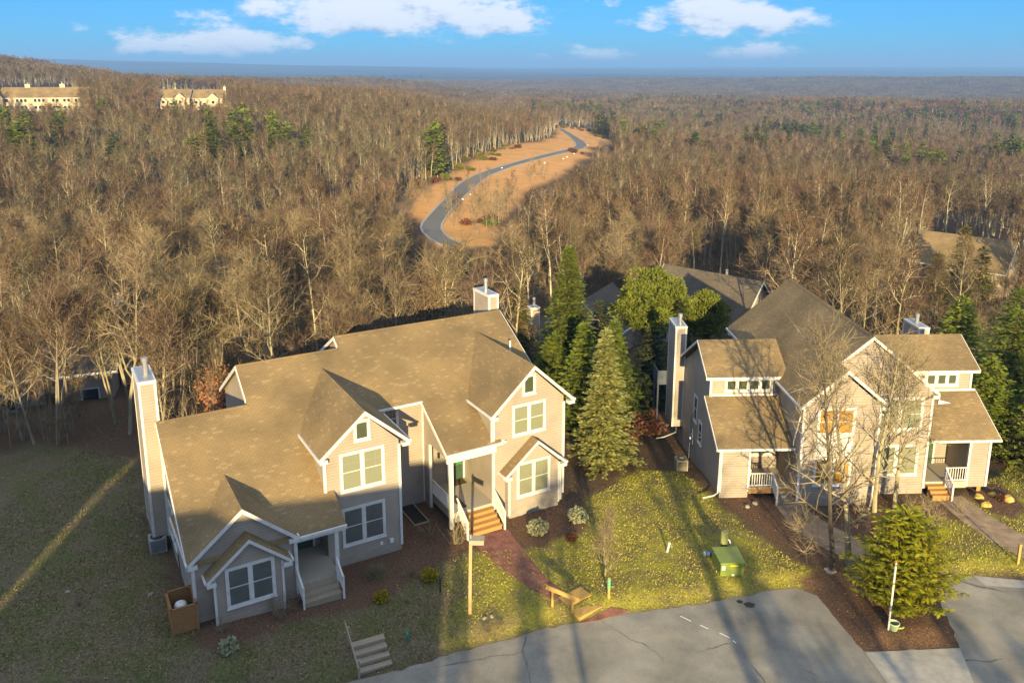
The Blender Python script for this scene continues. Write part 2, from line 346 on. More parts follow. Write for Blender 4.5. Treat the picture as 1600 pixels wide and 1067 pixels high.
# ------------------------------------------------------------------ terrain
LOT_Z = -0.45
_lot_px = [(480, 1080), (560, 1062), (640, 1042), (720, 1017), (770, 1004), (830, 988), (880, 975), (930, 968), (985, 957), (1040, 950), (1095, 944), (1160, 931), (1205, 922), (1240, 918),
           (1275, 930), (1300, 960), (1330, 995), (1352, 1018), (1500, 1012), (1488, 985), (1470, 945), (1465, 912), (1490, 897), (1560, 903), (1640, 912)]
LOT = [tuple(on_z(x, y, LOT_Z)[:2]) for x, y in _lot_px] + [(45, 41), (60, 38), (60, -12), (-40, -12), (-40, 24), (-16, 30.5)]
RK = np.array([0, 58, 66, 80, 110, 150, 200, 300, 400, 450, 520, 700, 1000, 1300, 1800, 2500, 3500, 5000, 7500, 10000, 14000, 20000, 60000], float)
AK = np.array([-.62, -.40, -.20, 0, .2, .4, .62])
ZK = np.array([
    # 0  58   66    80    110  150  200  300  400 450 520 700 1000 1300 1800 2500 3500 5000 7500 10000 14000 20000 60000
    [0, .2, -.5, -2.2, -5.5, -9, -11, -6, 0, 3, 5, 6, 17, 21, 4, -30, -40, -44, -10, 98, 40, -40, -60],
    [0, 0, -.6, -2.5, -6, -9.5, -11.5, -6, -1, 2, 3, 1, -1, -5, -10, -30, -40, -44, -10, 72, 30, -40, -60],
    [0, 0, -.8, -3, -6.5, -10, -12, -9, -5, -3, -2, -6, -13, -19, -13, -35, -44, -48, -40, 32, 12, -40, -60],
    [0, -.3, -1.2, -3.2, -7, -10.5, -13, -14.5, -14.5, -15, -16, -22, -32, -38, -44, -56, -46, -58, -54, -50, -46, -48, -60],
    [0, -.5, -1.5, -3.6, -7, -11, -14, -18, -22, -25, -28, -34, -39, -36, -48, -58, -34, -62, -62, -58, -52, -50, -60],
    [0, -.4, -1.2, -3.2, -6.5, -10.5, -14, -21, -27, -29, -32, -39, -43, -35, -50, -62, -29, -64, -66, -60, -54, -50, -60],
    [0, -.3, -1.0, -3, -6, -10, -14, -22, -27, -29, -32, -39, -43, -36, -50, -62, -31, -64, -66, -60, -54, -50, -60]], float)
def _fbm(x, y, seed):
    r = np.random.default_rng(seed); o = np.zeros_like(x); a = 1.0; tot = 0
    for k in range(5):
        for j in range(3):
            th = r.uniform(0, 6.28); ph = r.uniform(0, 6.28); f = (1.9 ** k) * r.uniform(.8, 1.25)
            o += a * np.sin((x * math.cos(th) + y * math.sin(th)) * f + ph)
        tot += a * 1.7; a *= 0.55
    return o / tot
def T(x, y):
    x = np.asarray(x, float); y = np.asarray(y, float)
    r = np.hypot(x, y); an = np.arctan2(x, np.maximum(y, -1e9)); az = np.clip(np.tan(np.clip(an, -.6, .6)), AK[0], AK[-1])
    ii = np.clip(np.searchsorted(AK, az) - 1, 0, len(AK) - 2); ta = (az - AK[ii]) / (AK[ii + 1] - AK[ii]); ta = ta * ta * (3 - 2 * ta)
    jj = np.clip(np.searchsorted(RK, r, side='right') - 1, 0, len(RK) - 2); tr = np.clip((r - RK[jj]) / (RK[jj + 1] - RK[jj]), 0, 1)
    tr = np.where(jj == 0, tr * tr * tr, tr)
    def at(i): return ZK[i, jj] * (1 - tr) + ZK[i, jj + 1] * tr
    z = at(ii) * (1 - ta) + at(ii + 1) * ta
    w = smooth(60, 140, r) * 0.5 + smooth(300, 1500, r) * 2.5 + smooth(1200, 4000, r) * 4 + smooth(4000, 9000, r) * 7
    z = z + w * _fbm(x / (25 + r * .05), y / (25 + r * .05), 5) * .55
    z = z + smooth(4500, 9000, r) * 26 * _fbm(x / 2600, y / 2600, 61) + smooth(1500, 3000, r) * smooth(5000, 3500, r) * 9 * _fbm(x / 520, y / 520, 62) + smooth(600, 1100, r) * smooth(2600, 1500, r) * 6 * _fbm(x / 210, y / 210, 63)
    # the lawns round the left house lie a little higher, the right house stands on ground falling to the back
    near = r < 75
    z = np.where(near, z + 0.34 * smooth(-8.5, -14, x) * smooth(62, 52, r), z)
    z = np.where(near, z - 0.75 * smooth(49.5, 56, y) * smooth(7.5, 11, x) * smooth(70, 60, r), z)
    d = sdf(x, y, LOT)
    k = smooth(1.3, 0.0, d)
    return np.where(near, z * (1 - k) + LOT_Z * k, z)
def Tz(x, y): return float(T(np.array([x]), np.array([y]))[0])
def ground(px, py):
    """where the sight line through a pixel meets the terrain"""
    r = ray(px, py); h = math.hypot(r.x, r.y); ts = np.geomspace(25, 30000, 900) / h
    zz = CAMH + r.z * ts; g = T(r.x * ts, r.y * ts); below = np.nonzero(zz < g)[0]
    if len(below) == 0: return Vector((r.x * ts[-1], r.y * ts[-1], g[-1]))
    i = below[0]; a, b = ts[max(i - 1, 0)], ts[i]
    for _ in range(18):
        m = (a + b) / 2
        if CAMH + r.z * m < Tz(r.x * m, r.y * m): b = m
        else: a = m
    t = (a + b) / 2; return Vector((r.x * t, r.y * t, Tz(r.x * t, r.y * t)))
def gpoly(pts): return [tuple(ground(x, y)[:2]) for x, y in pts]

# picture outlines of the far road and its bare verges
_rz = lambda pts: [(600 + x / 3.81, 140 + y / 3.81) for x, y in pts]
ROAD_L = _rz([(1042, 236), (1075, 258), (1110, 284), (1138, 312), (1146, 335), (1120, 352), (1060, 366), (980, 384), (900, 404), (800, 430), (700, 458), (620, 483), (550, 510), (495, 537), (450, 567), (400, 615), (340, 680), (280, 745), (235, 797), (226, 825), (238, 852), (275, 888), (330, 918), (420, 950)])
ROAD_R = _rz([(1062, 236), (1100, 258), (1150, 288), (1190, 314), (1208, 336), (1180, 354), (1110, 372), (1020, 392), (940, 412), (850, 436), (760, 462), (690, 488), (630, 512), (580, 545), (535, 585), (490, 625), (445, 668), (400, 716), (365, 760), (338, 805), (336, 832), (352, 860), (385, 888), (470, 925)])
SAND_PX = _rz([(1036, 213), (1120, 222), (1185, 232), (1260, 268), (1330, 300), (1375, 325), (1300, 335), (1240, 352), (1190, 400), (1130, 452), (1060, 505), (990, 548), (930, 575), (850, 615), (800, 680), (740, 720), (690, 790), (690, 830), (640, 880), (620, 925), (520, 935), (440, 935), (330, 935), (270, 905), (222, 850), (215, 790), (150, 740), (105, 680), (150, 612), (255, 582), (330, 560), (390, 540), (375, 512), (440, 480), (540, 415), (640, 378), (700, 356), (780, 330), (860, 318), (955, 308), (1005, 285), (1030, 245)])
SAND = gpoly(SAND_PX)
LAWN = [gpoly(p) for p in (
    [(-80, 1080), (-80, 730), (60, 690), (205, 715), (232, 830), (300, 985), (340, 1000), (470, 955), (560, 950), (640, 905), (735, 860), (800, 860), (850, 850), (905, 790), (935, 770), (1000, 735), (1060, 735), (1110, 775), (1135, 800), (1200, 850), (1290, 905), (1240, 918), (1090, 944), (880, 975), (720, 1017), (480, 1080)],
    [(1380, 835), (1440, 800), (1520, 820), (1600, 875), (1640, 900), (1560, 903), (1490, 897), (1420, 880)],
    [(1500, 775), (1560, 745), (1580, 720), (1680, 760), (1680, 860), (1600, 838), (1545, 805)])]
MULCH = [gpoly(p) for p in (
    [(305, 990), (312, 1012), (360, 1015), (440, 975), (520, 960), (585, 945), (650, 900), (700, 868), (740, 850), (735, 828), (690, 790), (660, 760), (620, 790), (620, 860), (530, 880), (445, 935), (340, 975)],
    [(790, 830), (800, 800), (880, 772), (905, 775), (922, 800), (905, 832), (870, 842), (845, 855), (812, 850)],
    [(1120, 772), (1170, 765), (1250, 785), (1370, 785), (1470, 775), (1500, 790), (1440, 815), (1385, 835), (1350, 880), (1295, 895), (1240, 850), (1205, 845), (1180, 815), (1150, 800)],
    [(1500, 772), (1515, 757), (1560, 755), (1605, 790), (1590, 812), (1545, 800)],
    [(1245, 905), (1300, 890), (1400, 880), (1470, 912), (1472, 945), (1490, 985), (1500, 1010), (1352, 1018), (1330, 995), (1300, 960), (1275, 930)])]
def build_terrain():
    th_f = np.linspace(-.72, .72, 330); th_b = np.linspace(.72, 2 * math.pi - .72, 44)[1:-1]
    th = np.concatenate([th_f, th_b]); nt_ = len(th)
    rr = np.concatenate([[.6, 6, 12, 18, 22, 26], np.arange(28, 64, .22), np.geomspace(64.3, 60000, 330)])
    R_, A_ = np.meshgrid(rr, th, indexing='ij'); X = R_ * np.sin(A_); Y = R_ * np.cos(A_); Z = T(X.ravel(), Y.ravel())
    d_lot = sdf(X.ravel(), Y.ravel(), LOT); Z = Z - np.where((R_.ravel() < 75) & (d_lot < 0), 0.05 * smooth(0, -.3, d_lot), 0)
    n = len(rr); V = np.stack([X.ravel(), Y.ravel(), Z], 1)
    i, j = np.meshgrid(np.arange(n - 1), np.arange(nt_), indexing='ij'); j2 = (j + 1) % nt_
    F = np.stack([i * nt_ + j, i * nt_ + j2, (i + 1) * nt_ + j2, (i + 1) * nt_ + j], -1).reshape(-1, 4)[:, ::-1]
    me = bpy.data.meshes.new('terrain'); me.vertices.add(len(V)); me.vertices.foreach_set('co', V.ravel())
    me.loops.add(F.size); me.loops.foreach_set('vertex_index', F.ravel()); me.polygons.add(len(F))
    me.polygons.foreach_set('loop_start', np.arange(0, F.size, 4)); me.polygons.foreach_set('use_smooth', np.ones(len(F), bool)); me.update(); me.validate()
    x, y = V[:, 0], V[:, 1]; r = np.hypot(x, y)
    lawn = np.zeros(len(V)); mul = np.zeros(len(V)); sand = np.zeros(len(V)); nb = r < 90
    jit = _fbm(x * 1.7, y * 1.7, 21) * .35
    for p in LAWN: lawn[nb] = np.maximum(lawn[nb], smooth(.5, -.5, sdf(x[nb], y[nb], p) + jit[nb]))
    lawn = np.maximum(lawn, np.where((r < 40) & (y < 30), 1, 0))
    for p in MULCH: mul[nb] = np.maximum(mul[nb], smooth(.25, -.25, sdf(x[nb], y[nb], p) + jit[nb] * .6))
    sb = (r > 140) & (r < 900); sand[sb] = smooth(3, -3, sdf(x[sb], y[sb], SAND) + _fbm(x[sb] * .15, y[sb] * .15, 8) * 3)
    c = np.stack([lawn, mul, sand, np.ones(len(V))], 1).astype(np.float32)
    at = me.color_attributes.new('zone', 'FLOAT_COLOR', 'POINT'); at.data.foreach_set('color', c.ravel())
    # material: leaf litter, thin winter lawn, bark mulch, bare sandy fill
    m, nt, b, N, L = new_mat('ground_cover'); sset(b, 0.95, 0.05)
    geo = N('ShaderNodeNewGeometry'); va = N('ShaderNodeVertexColor'); va.layer_name = 'zone'; sp = N('ShaderNodeSeparateColor'); L(va.outputs[0], sp.inputs[0])
    def nz(scale, det=6, rough=.6):
        n = N('ShaderNodeTexNoise'); n.inputs['Scale'].default_value = scale; n.inputs['Detail'].default_value = det; n.inputs['Roughness'].default_value = rough
        L(geo.outputs['Position'], n.inputs['Vector']); return n.outputs['Fac']
    def rp(f, st): q = ramp(N, st); L(f, q.inputs[0]); return q.outputs[0]
    def mix(f, a, c_, bt='MIX'):
        q = N('ShaderNodeMix'); q.data_type = 'RGBA'; q.blend_type = bt
        if isinstance(f, float): q.inputs['Factor'].default_value = f
        else: L(f, q.inputs['Factor'])
        L(a, q.inputs['A']); L(c_, q.inputs['B']); return q.outputs['Result']
    fine = nz(9, 8, .75); mid = nz(.55, 6, .65); big = nz(.012, 8, .6)
    litter = rp(fine, [(.25, (.045, .032, .022)), (.5, (.12, .082, .052)), (.72, (.24, .165, .095))])
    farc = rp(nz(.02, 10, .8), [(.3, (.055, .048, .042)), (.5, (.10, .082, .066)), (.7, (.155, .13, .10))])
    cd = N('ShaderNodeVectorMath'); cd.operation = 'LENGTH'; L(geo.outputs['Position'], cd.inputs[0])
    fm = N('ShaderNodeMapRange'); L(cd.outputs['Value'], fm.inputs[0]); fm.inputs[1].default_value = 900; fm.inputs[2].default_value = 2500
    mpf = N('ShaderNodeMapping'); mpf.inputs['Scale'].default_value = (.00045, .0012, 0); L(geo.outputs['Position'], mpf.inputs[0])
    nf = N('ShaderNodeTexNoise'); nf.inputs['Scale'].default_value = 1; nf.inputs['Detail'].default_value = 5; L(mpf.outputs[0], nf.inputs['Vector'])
    farc = mix(rp(nf.outputs['Fac'], [(.60, (0, 0, 0)), (.68, (1, 1, 1))]), farc, rp(fine, [(0, (.02, .03, .02)), (1, (.035, .045, .03))]))  # stretched dark patches: far cloud shadows painted into the ground colour
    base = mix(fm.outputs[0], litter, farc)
    gsp = rp(fine, [(.25, (.15, .145, .02)), (.45, (.31, .29, .045)), (.62, (.43, .37, .07)), (.78, (.50, .40, .13))])
    gdk = rp(fine, [(.26, (.09, .075, .035)), (.5, (.20, .165, .07)), (.7, (.33, .26, .12))])
    grass = mix(rp(mid, [(.40, (0, 0, 0)), (.62, (1, 1, 1))]), gdk, gsp)
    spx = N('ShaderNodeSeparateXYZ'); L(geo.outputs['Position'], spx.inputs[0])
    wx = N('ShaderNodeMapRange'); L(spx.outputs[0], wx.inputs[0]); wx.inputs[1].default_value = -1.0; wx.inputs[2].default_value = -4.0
    shade_lawn = mix(rp(mid, [(.42, (0, 0, 0)), (.6, (1, 1, 1))]), rp(fine, [(.28, (.06, .046, .03)), (.5, (.165, .132, .082)), (.7, (.29, .23, .14))]), rp(fine, [(.28, (.05, .056, .022)), (.5, (.125, .13, .05)), (.7, (.23, .215, .09))]))  # shade of the left lawn put into a darker, browner ground colour
    grass = mix(wx.outputs[0], grass, shade_lawn)
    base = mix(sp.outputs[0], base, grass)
    mulch = rp(fine, [(.25, (.05, .03, .02)), (.5, (.14, .085, .055)), (.72, (.27, .17, .10))])
    base = mix(sp.outputs[1], base, mulch)
    sandc = rp(nz(.22, 9, .75), [(.28, (.36, .18, .06)), (.42, (.64, .33, .11)), (.62, (.72, .39, .15)), (.8, (.74, .46, .21))])
    rut = rp(nz(.9, 8, .8), [(.30, (.45, .42, .36)), (.44, (1, 1, 1))]); sandc = mix(1.0, sandc, rut, 'MULTIPLY')
    sandg = rp(nz(.035, 5, .6), [(.56, (0, 0, 0)), (.68, (.55, .55, .55))]); gr_ = N('ShaderNodeRGB'); gr_.outputs[0].default_value = (.30, .24, .06, 1)
    base = mix(sp.outputs[2], base, mix(sandg, sandc, gr_.outputs[0]))
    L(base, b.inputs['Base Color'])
    bp = N('ShaderNodeBump'); bp.inputs['Strength'].default_value = .9; bp.inputs['Distance'].default_value = .08; L(fine, bp.inputs['Height']); L(bp.outputs[0], b.inputs['Normal'])
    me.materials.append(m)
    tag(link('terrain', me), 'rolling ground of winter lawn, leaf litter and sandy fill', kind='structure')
build_terrain()

def drape(name, poly, mat, off=0.012, step=0.7, skirt=0.0, zfun=None, kind='structure', parent=None, rag=0.0):
    """a sheet following the terrain inside a plan outline"""
    xs = [p[0] for p in poly]; ys = [p[1] for p in poly]
    P = [Vector(p[:2]) for p in poly]; n = len(P); bd = []
    for i in range(n):
        a, c = P[i], P[(i + 1) % n]; k = max(1, int((c - a).length / step))
        bd += [a + (c - a) * (q / k) for q in range(k)]
    if rag: bd = [p + Vector((noise.noise(Vector((p.x * 1.7, p.y * 1.7, 0))), noise.noise(Vector((p.x * 1.7, p.y * 1.7, 9))))) * rag for p in bd]
    gx, gy = np.meshgrid(np.arange(min(xs), max(xs), step), np.arange(min(ys), max(ys), step)); gx = gx.ravel(); gy = gy.ravel()
    d = sdf(gx, gy, poly); k = d < -step * .4
    pts = bd + [Vector((float(a), float(c))) for a, c in zip(gx[k], gy[k])]  # blades of the shaded left lawn, with the shade in their colour
    nb = len(bd); res = delaunay_2d_cdt(pts, [], [list(range(nb))], 1, 1e-5)
    v2 = res[0]; X = np.array([p.x for p in v2]); Y = np.array([p.y for p in v2]); Z = (zfun(X, Y) if zfun else T(X, Y)) + off
    mb = MB(); mb.add(list(zip(X, Y, Z)), [tuple(f) for f in res[2]])
    if skirt:
        m_ = len(bd)
        for i in range(m_):
            a, c = bd[i], bd[(i + 1) % m_]; za = (float(zfun(np.array([a.x]), np.array([a.y]))[0]) if zfun else Tz(a.x, a.y)) + off; zc = (float(zfun(np.array([c.x]), np.array([c.y]))[0]) if zfun else Tz(c.x, c.y)) + off
            mb.quad((a.x, a.y, za - skirt), (c.x, c.y, zc - skirt), (c.x, c.y, zc), (a.x, a.y, za))
    me = mb.mesh(name, mat); o = link(name, me, parent)
    if kind: o['kind'] = kind
    return o

# asphalt of the car park
def asphalt(name, c1, c2, crack=True, sc_=1.0):
    m, nt, b, N, L = new_mat(name); sset(b, .9, .15)
    g = N('ShaderNodeNewGeometry'); n = N('ShaderNodeTexNoise'); n.inputs['Scale'].default_value = 60 * sc_; n.inputs['Detail'].default_value = 3; L(g.outputs['Position'], n.inputs['Vector'])
    n2 = N('ShaderNodeTexNoise'); n2.inputs['Scale'].default_value = .45 * sc_; n2.inputs['Detail'].default_value = 7; L(g.outputs['Position'], n2.inputs['Vector'])
    a = N('ShaderNodeMix'); a.data_type = 'FLOAT'; a.inputs['Factor'].default_value = .5; L(n.outputs['Fac'], a.inputs['A']); L(n2.outputs['Fac'], a.inputs['B'])
    r = ramp(N, [(.36, c1), (.64, c2)]); L(a.outputs['Result'], r.inputs[0]); col = r.outputs[0]
    if crack:
        w = N('ShaderNodeTexNoise'); w.inputs['Scale'].default_value = .8; w.inputs['Detail'].default_value = 5; L(g.outputs['Position'], w.inputs['Vector'])
        ad = N('ShaderNodeMix'); ad.data_type = 'VECTOR'; ad.inputs['Factor'].default_value = .45; L(g.outputs['Position'], ad.inputs['A']); L(w.outputs['Color'], ad.inputs['B'])
        sc2 = N('ShaderNodeMapping'); sc2.inputs['Scale'].default_value = (.75, .75, 0); L(ad.outputs['Result'], sc2.inputs[0])
        v = N('ShaderNodeTexVoronoi'); v.feature = 'DISTANCE_TO_EDGE'; v.inputs['Scale'].default_value = .42; L(sc2.outputs[0], v.inputs['Vector'])
        cr = ramp(N, [(0.0, (.35, .35, .35)), (.009, (1, 1, 1))]); L(v.outputs['Distance'], cr.inputs[0])
        mk = ramp(N, [(.46, (0, 0, 0)), (.56, (1, 1, 1))]); L(n2.outputs['Fac'], mk.inputs[0])
        mx0 = N('ShaderNodeMix'); mx0.data_type = 'RGBA'; L(mk.outputs[0], mx0.inputs['Factor']); mx0.inputs['A'].default_value = (1, 1, 1, 1); L(cr.outputs[0], mx0.inputs['B'])
        mx = N('ShaderNodeMix'); mx.data_type = 'RGBA'; mx.blend_type = 'MULTIPLY'; mx.inputs['Factor'].default_value = 1; L(col, mx.inputs['A']); L(mx0.outputs['Result'], mx.inputs['B']); col = mx.outputs['Result']
        n6 = N('ShaderNodeTexNoise'); n6.inputs['Scale'].default_value = .16; n6.inputs['Detail'].default_value = 9; n6.inputs['Roughness'].default_value = .7; L(g.outputs['Position'], n6.inputs['Vector'])
        st = ramp(N, [(.36, (.72, .73, .76)), (.5, (1, 1, 1)), (.66, (1.2, 1.18, 1.12))]); L(n6.outputs['Fac'], st.inputs[0])
        m6 = N('ShaderNodeMix'); m6.data_type = 'RGBA'; m6.blend_type = 'MULTIPLY'; m6.inputs['Factor'].default_value = 1; L(col, m6.inputs['A']); L(st.outputs[0], m6.inputs['B']); col = m6.outputs['Result']
    L(col, b.inputs['Base Color'])
    bp = N('ShaderNodeBump'); bp.inputs['Strength'].default_value = .4; bp.inputs['Distance'].default_value = .01; L(n.outputs['Fac'], bp.inputs['Height']); L(bp.outputs[0], b.inputs['Normal'])
    return m
M_ASPH = asphalt('worn_asphalt', (.16, .15, .125), (.37, .345, .285))
drape('parking_lot', LOT, M_ASPH, 0.01, .35, rag=.16)
tag(bpy.data.objects['parking_lot'], 'worn grey asphalt parking lot with cracks', kind='structure')
tag(drape('concrete_apron', [tuple(on_z(x, y, LOT_Z)[:2]) for x, y in [(1352, 1019), (1500, 1012), (1525, 1075), (1395, 1078)]], M_CONC, 0.018, .6), 'pale concrete apron at the tip of the island', kind='structure')
tag(drape('concrete_gutter', [tuple(on_z(x, y, LOT_Z)[:2]) for x, y in [(1520, 899), (1640, 911), (1650, 922), (1540, 915)]], M_CONC, 0.018, .6), 'concrete strip along the right lawn', kind='structure')
# a few oil spots and patches on the asphalt
for (px, py, w, h) in [(1171, 945, .28, .16), (1156, 940, .16, .1)]:
    p = on_z(px, py, LOT_Z); mb = MB(); k = 14
    mb.add([(p.x + w * math.cos(6.283 * i / k) * (1 + .2 * math.sin(i * 2.3)), p.y + h * 1.4 * math.sin(6.283 * i / k), LOT_Z + .02) for i in range(k)], [tuple(range(k))])
    tag(mb.build('asphalt_patch', M_BLACK), 'dark round patch in the asphalt near the lawn edge', kind='structure')

# brick paths
def brick_mat(name, c1, c2, mo):
    m, nt, b, N, L = new_mat(name); sset(b, .9, .1); g = N('ShaderNodeNewGeometry')
    mp = N('ShaderNodeMapping'); mp.inputs['Rotation'].default_value = (0, 0, .9); L(g.outputs['Position'], mp.inputs[0])
    br = N('ShaderNodeTexBrick'); br.inputs['Scale'].default_value = 1; br.inputs['Brick Width'].default_value = .21; br.inputs['Row Height'].default_value = .105; br.inputs['Mortar Size'].default_value = .008
    br.inputs['Color1'].default_value = (*c1, 1); br.inputs['Color2'].default_value = (*c2, 1); br.inputs['Mortar'].default_value = (*mo, 1); L(mp.outputs[0], br.inputs['Vector'])
    n = N('ShaderNodeTexNoise'); n.inputs['Scale'].default_value = 2; n.inputs['Detail'].default_value = 8; L(g.outputs['Position'], n.inputs['Vector'])
    r = ramp(N, [(.3, (.7, .7, .7)), (.7, (1.2, 1.2, 1.2))]); L(n.outputs['Fac'], r.inputs[0])
    mx = N('ShaderNodeMix'); mx.data_type = 'RGBA'; mx.blend_type = 'MULTIPLY'; mx.inputs['Factor'].default_value = 1; L(br.outputs['Color'], mx.inputs['A']); L(r.outputs[0], mx.inputs['B']); L(mx.outputs['Result'], b.inputs['Base Color'])
    bp = N('ShaderNodeBump'); bp.inputs['Strength'].default_value = .5; bp.inputs['Distance'].default_value = .01; L(br.outputs['Fac'], bp.inputs['Height']); bp.invert = True; L(bp.outputs[0], b.inputs['Normal'])
    return m
M_BRICK = brick_mat('red_brick_paving', (.24, .10, .075), (.30, .14, .10), (.16, .10, .08))
M_BRICK2 = brick_mat('tan_brick_paving', (.34, .25, .16), (.40, .30, .20), (.2, .15, .1))
tag(drape('brick_path', gpoly([(733, 838), (792, 825), (815, 855), (850, 900), (882, 925), (868, 940), (828, 918), (790, 893), (752, 862)]), M_BRICK, .03, .5, .08), 'red brick path curving to the cedar porch stairs', kind='structure')
tag(drape('brick_landing', gpoly([(905, 974), (955, 948), (985, 955), (932, 970)]), M_BRICK, .03, .5, .08), 'red brick landing below the timber steps', kind='structure')
tag(drape('paver_walk', gpoly([(1212, 790), (1246, 787), (1270, 803), (1300, 822), (1345, 845), (1390, 862), (1375, 884), (1330, 876), (1290, 858), (1258, 838), (1228, 812)]), M_BRICK2, .035, .5, .1), 'tan paver walk to the left porch of the tan house', kind='structure')
tag(drape('garden_walk', gpoly([(1462, 779), (1502, 775), (1540, 801), (1575, 823), (1640, 856), (1640, 888), (1592, 868), (1545, 843), (1500, 812)]), M_BRICK2, .035, .5, .1), 'tan paver walk to the right porch of the tan house', kind='structure')

# the far road with its pale kerb, laid on the bare fill
M_ROAD = asphalt('road_asphalt', (.15, .145, .135), (.22, .21, .195), False, .05)
def far_road():
    L_ = [ground(x, y) for x, y in ROAD_L]; R_ = [ground(x, y) for x, y in ROAD_R]
    def strip(name, A, B, off, mat, label, thick):
        mb = MB(); P = []; n = 4
        for i in range(len(A) - 1):
            for q in range(n):
                t = q / n; P.append((A[i].lerp(A[i + 1], t), B[i].lerp(B[i + 1], t)))
        P.append((A[-1], B[-1]))
        vs_ = []; fs = []
        K = 4
        for a, c in P:
            for k in range(K + 1):
                p = a.lerp(c, k / K); vs_.append((p.x, p.y, Tz(p.x, p.y) + off))
        for i in range(len(P) - 1):
            for k in range(K): fs.append((i * (K + 1) + k, i * (K + 1) + k + 1, (i + 1) * (K + 1) + k + 1, (i + 1) * (K + 1) + k))
        mb.add(vs_, fs)
        m0 = len(mb.v)
        for i in range(len(P) - 1):
            for k in (0, K):
                a = vs_[i * (K + 1) + k]; c = vs_[(i + 1) * (K + 1) + k]
                mb.quad((a[0], a[1], a[2] - thick), (c[0], c[1], c[2] - thick), c, a)
        tag(link(name, mb.mesh(name, mat)), label, kind='structure')
    strip('road', L_, R_, .10, M_ROAD, 'grey asphalt road winding through the bare sandy verge', .3)
    for A, S, nm in ((L_, R_, 'left'), (R_, L_, 'right')):
        K0 = []
        for i, (a, s) in enumerate(zip(A, S)):
            t = A[min(i + 1, len(A) - 1)] - A[max(i - 1, 0)]; t.z = 0; q = Vector((-t.y, t.x, 0)).normalized()
            if q.dot(a - s) < 0: q = -q
            K0.append(a + q * .55)
        strip('road_kerb', A, K0, .22, M_CONC, 'pale concrete kerb on the %s side of the winding road' % nm, .3)
far_road()

# ------------------------------------------------------------------ house parts (all in the house's own frame: u along the front, v to the back, z up)
def win(parent, O, A, out, w, h, n=2, blind=None, grid=(4, 2), casing=.13, split=.5, name='window', lower_blind=None):
    """sash window: O = lower left corner of the casing on the wall, A = direction along the wall, out = wall normal"""
    O = Vector(O); A = Vector(A); out = Vector(out); Z = Vector((0, 0, 1)); blind = blind or M_BLIND
    def P(a, b, c): return O + A * a + Z * b + out * c
    def bx(mb, a0, a1, b0, b1, c0, c1):
        q = [P(a0, b0, c0), P(a1, b0, c0), P(a1, b1, c0), P(a0, b1, c0), P(a0, b0, c1), P(a1, b0, c1), P(a1, b1, c1), P(a0, b1, c1)]
        mb.add(q, [(3, 2, 1, 0), (4, 5, 6, 7), (0, 1, 5, 4), (1, 2, 6, 5), (2, 3, 7, 6), (3, 0, 4, 7)])
    fr = MB(); mull = .16; ow = (w - 2 * casing - (n - 1) * mull) / n
    bx(fr, 0, w, 0, casing, -.02, .06); bx(fr, 0, w, h - casing, h, -.02, .05)
    bx(fr, -.03, w + .03, -.03, .035, -.02, .09)
    bx(fr, 0, casing, casing, h - casing, -.02, .05); bx(fr, w - casing, w, casing, h - casing, -.02, .05)
    xs = []
    for i in range(n):
        x0 = casing + i * (ow + mull); xs.append((x0, x0 + ow))
        if i: bx(fr, x0 - mull, x0, casing, h - casing, -.02, .05)
    b0, b1 = casing, h - casing; bm_ = b0 + (b1 - b0) * split
    for (x0, x1) in xs:
        e = .035
        bx(fr, x0, x1, b0, b0 + e, 0, .035); bx(fr, x0, x1, b1 - e, b1, 0, .042); bx(fr, x0, x0 + e, b0 + e, b1 - e, 0, .035); bx(fr, x1 - e, x1, b0 + e, b1 - e, 0, .035)
        if split: bx(fr, x0 + e, x1 - e, bm_ - .02, bm_ + .02, 0, .04)
    f = fr.build(name, M_TRIM, parent)
    for (x0, x1) in xs:
        e = .035
        bl = MB(); bx(bl, x0 + e, x1 - e, b0 + e, b1 - e, .002, .010); bl.build('blind', blind, f)
        parts = [(b0 + e, bm_ - .02), (bm_ + .02, b1 - e)] if split else [(b0 + e, b1 - e)]
        for (y0, y1) in parts:
            g = MB(); bx(g, x0 + e, x1 - e, y0, y1, .022, .027); g.build('pane', M_GLASS, f)
        if grid:
            mu = MB(); y0, y1 = parts[-1]; c, r = grid; X0, X1 = x0 + e, x1 - e
            for i in range(1, c): a = X0 + (X1 - X0) * i / c; bx(mu, a - .009, a + .009, y0, y1, .020, .034)
            for i in range(1, r): b = y0 + (y1 - y0) * i / r; bx(mu, X0, X1, b - .009, b + .009, .021, .033)
            mu.build('muntin', M_MUNTIN, f)
    return f
def wall(parent, pts, d, mat):
    return MB().prism(pts, d).build('wall', mat, parent)
def slab(parent, pts, mat, t=.14):
    return MB().prism(pts, (0, 0, -t)).build('roof', mat, parent)
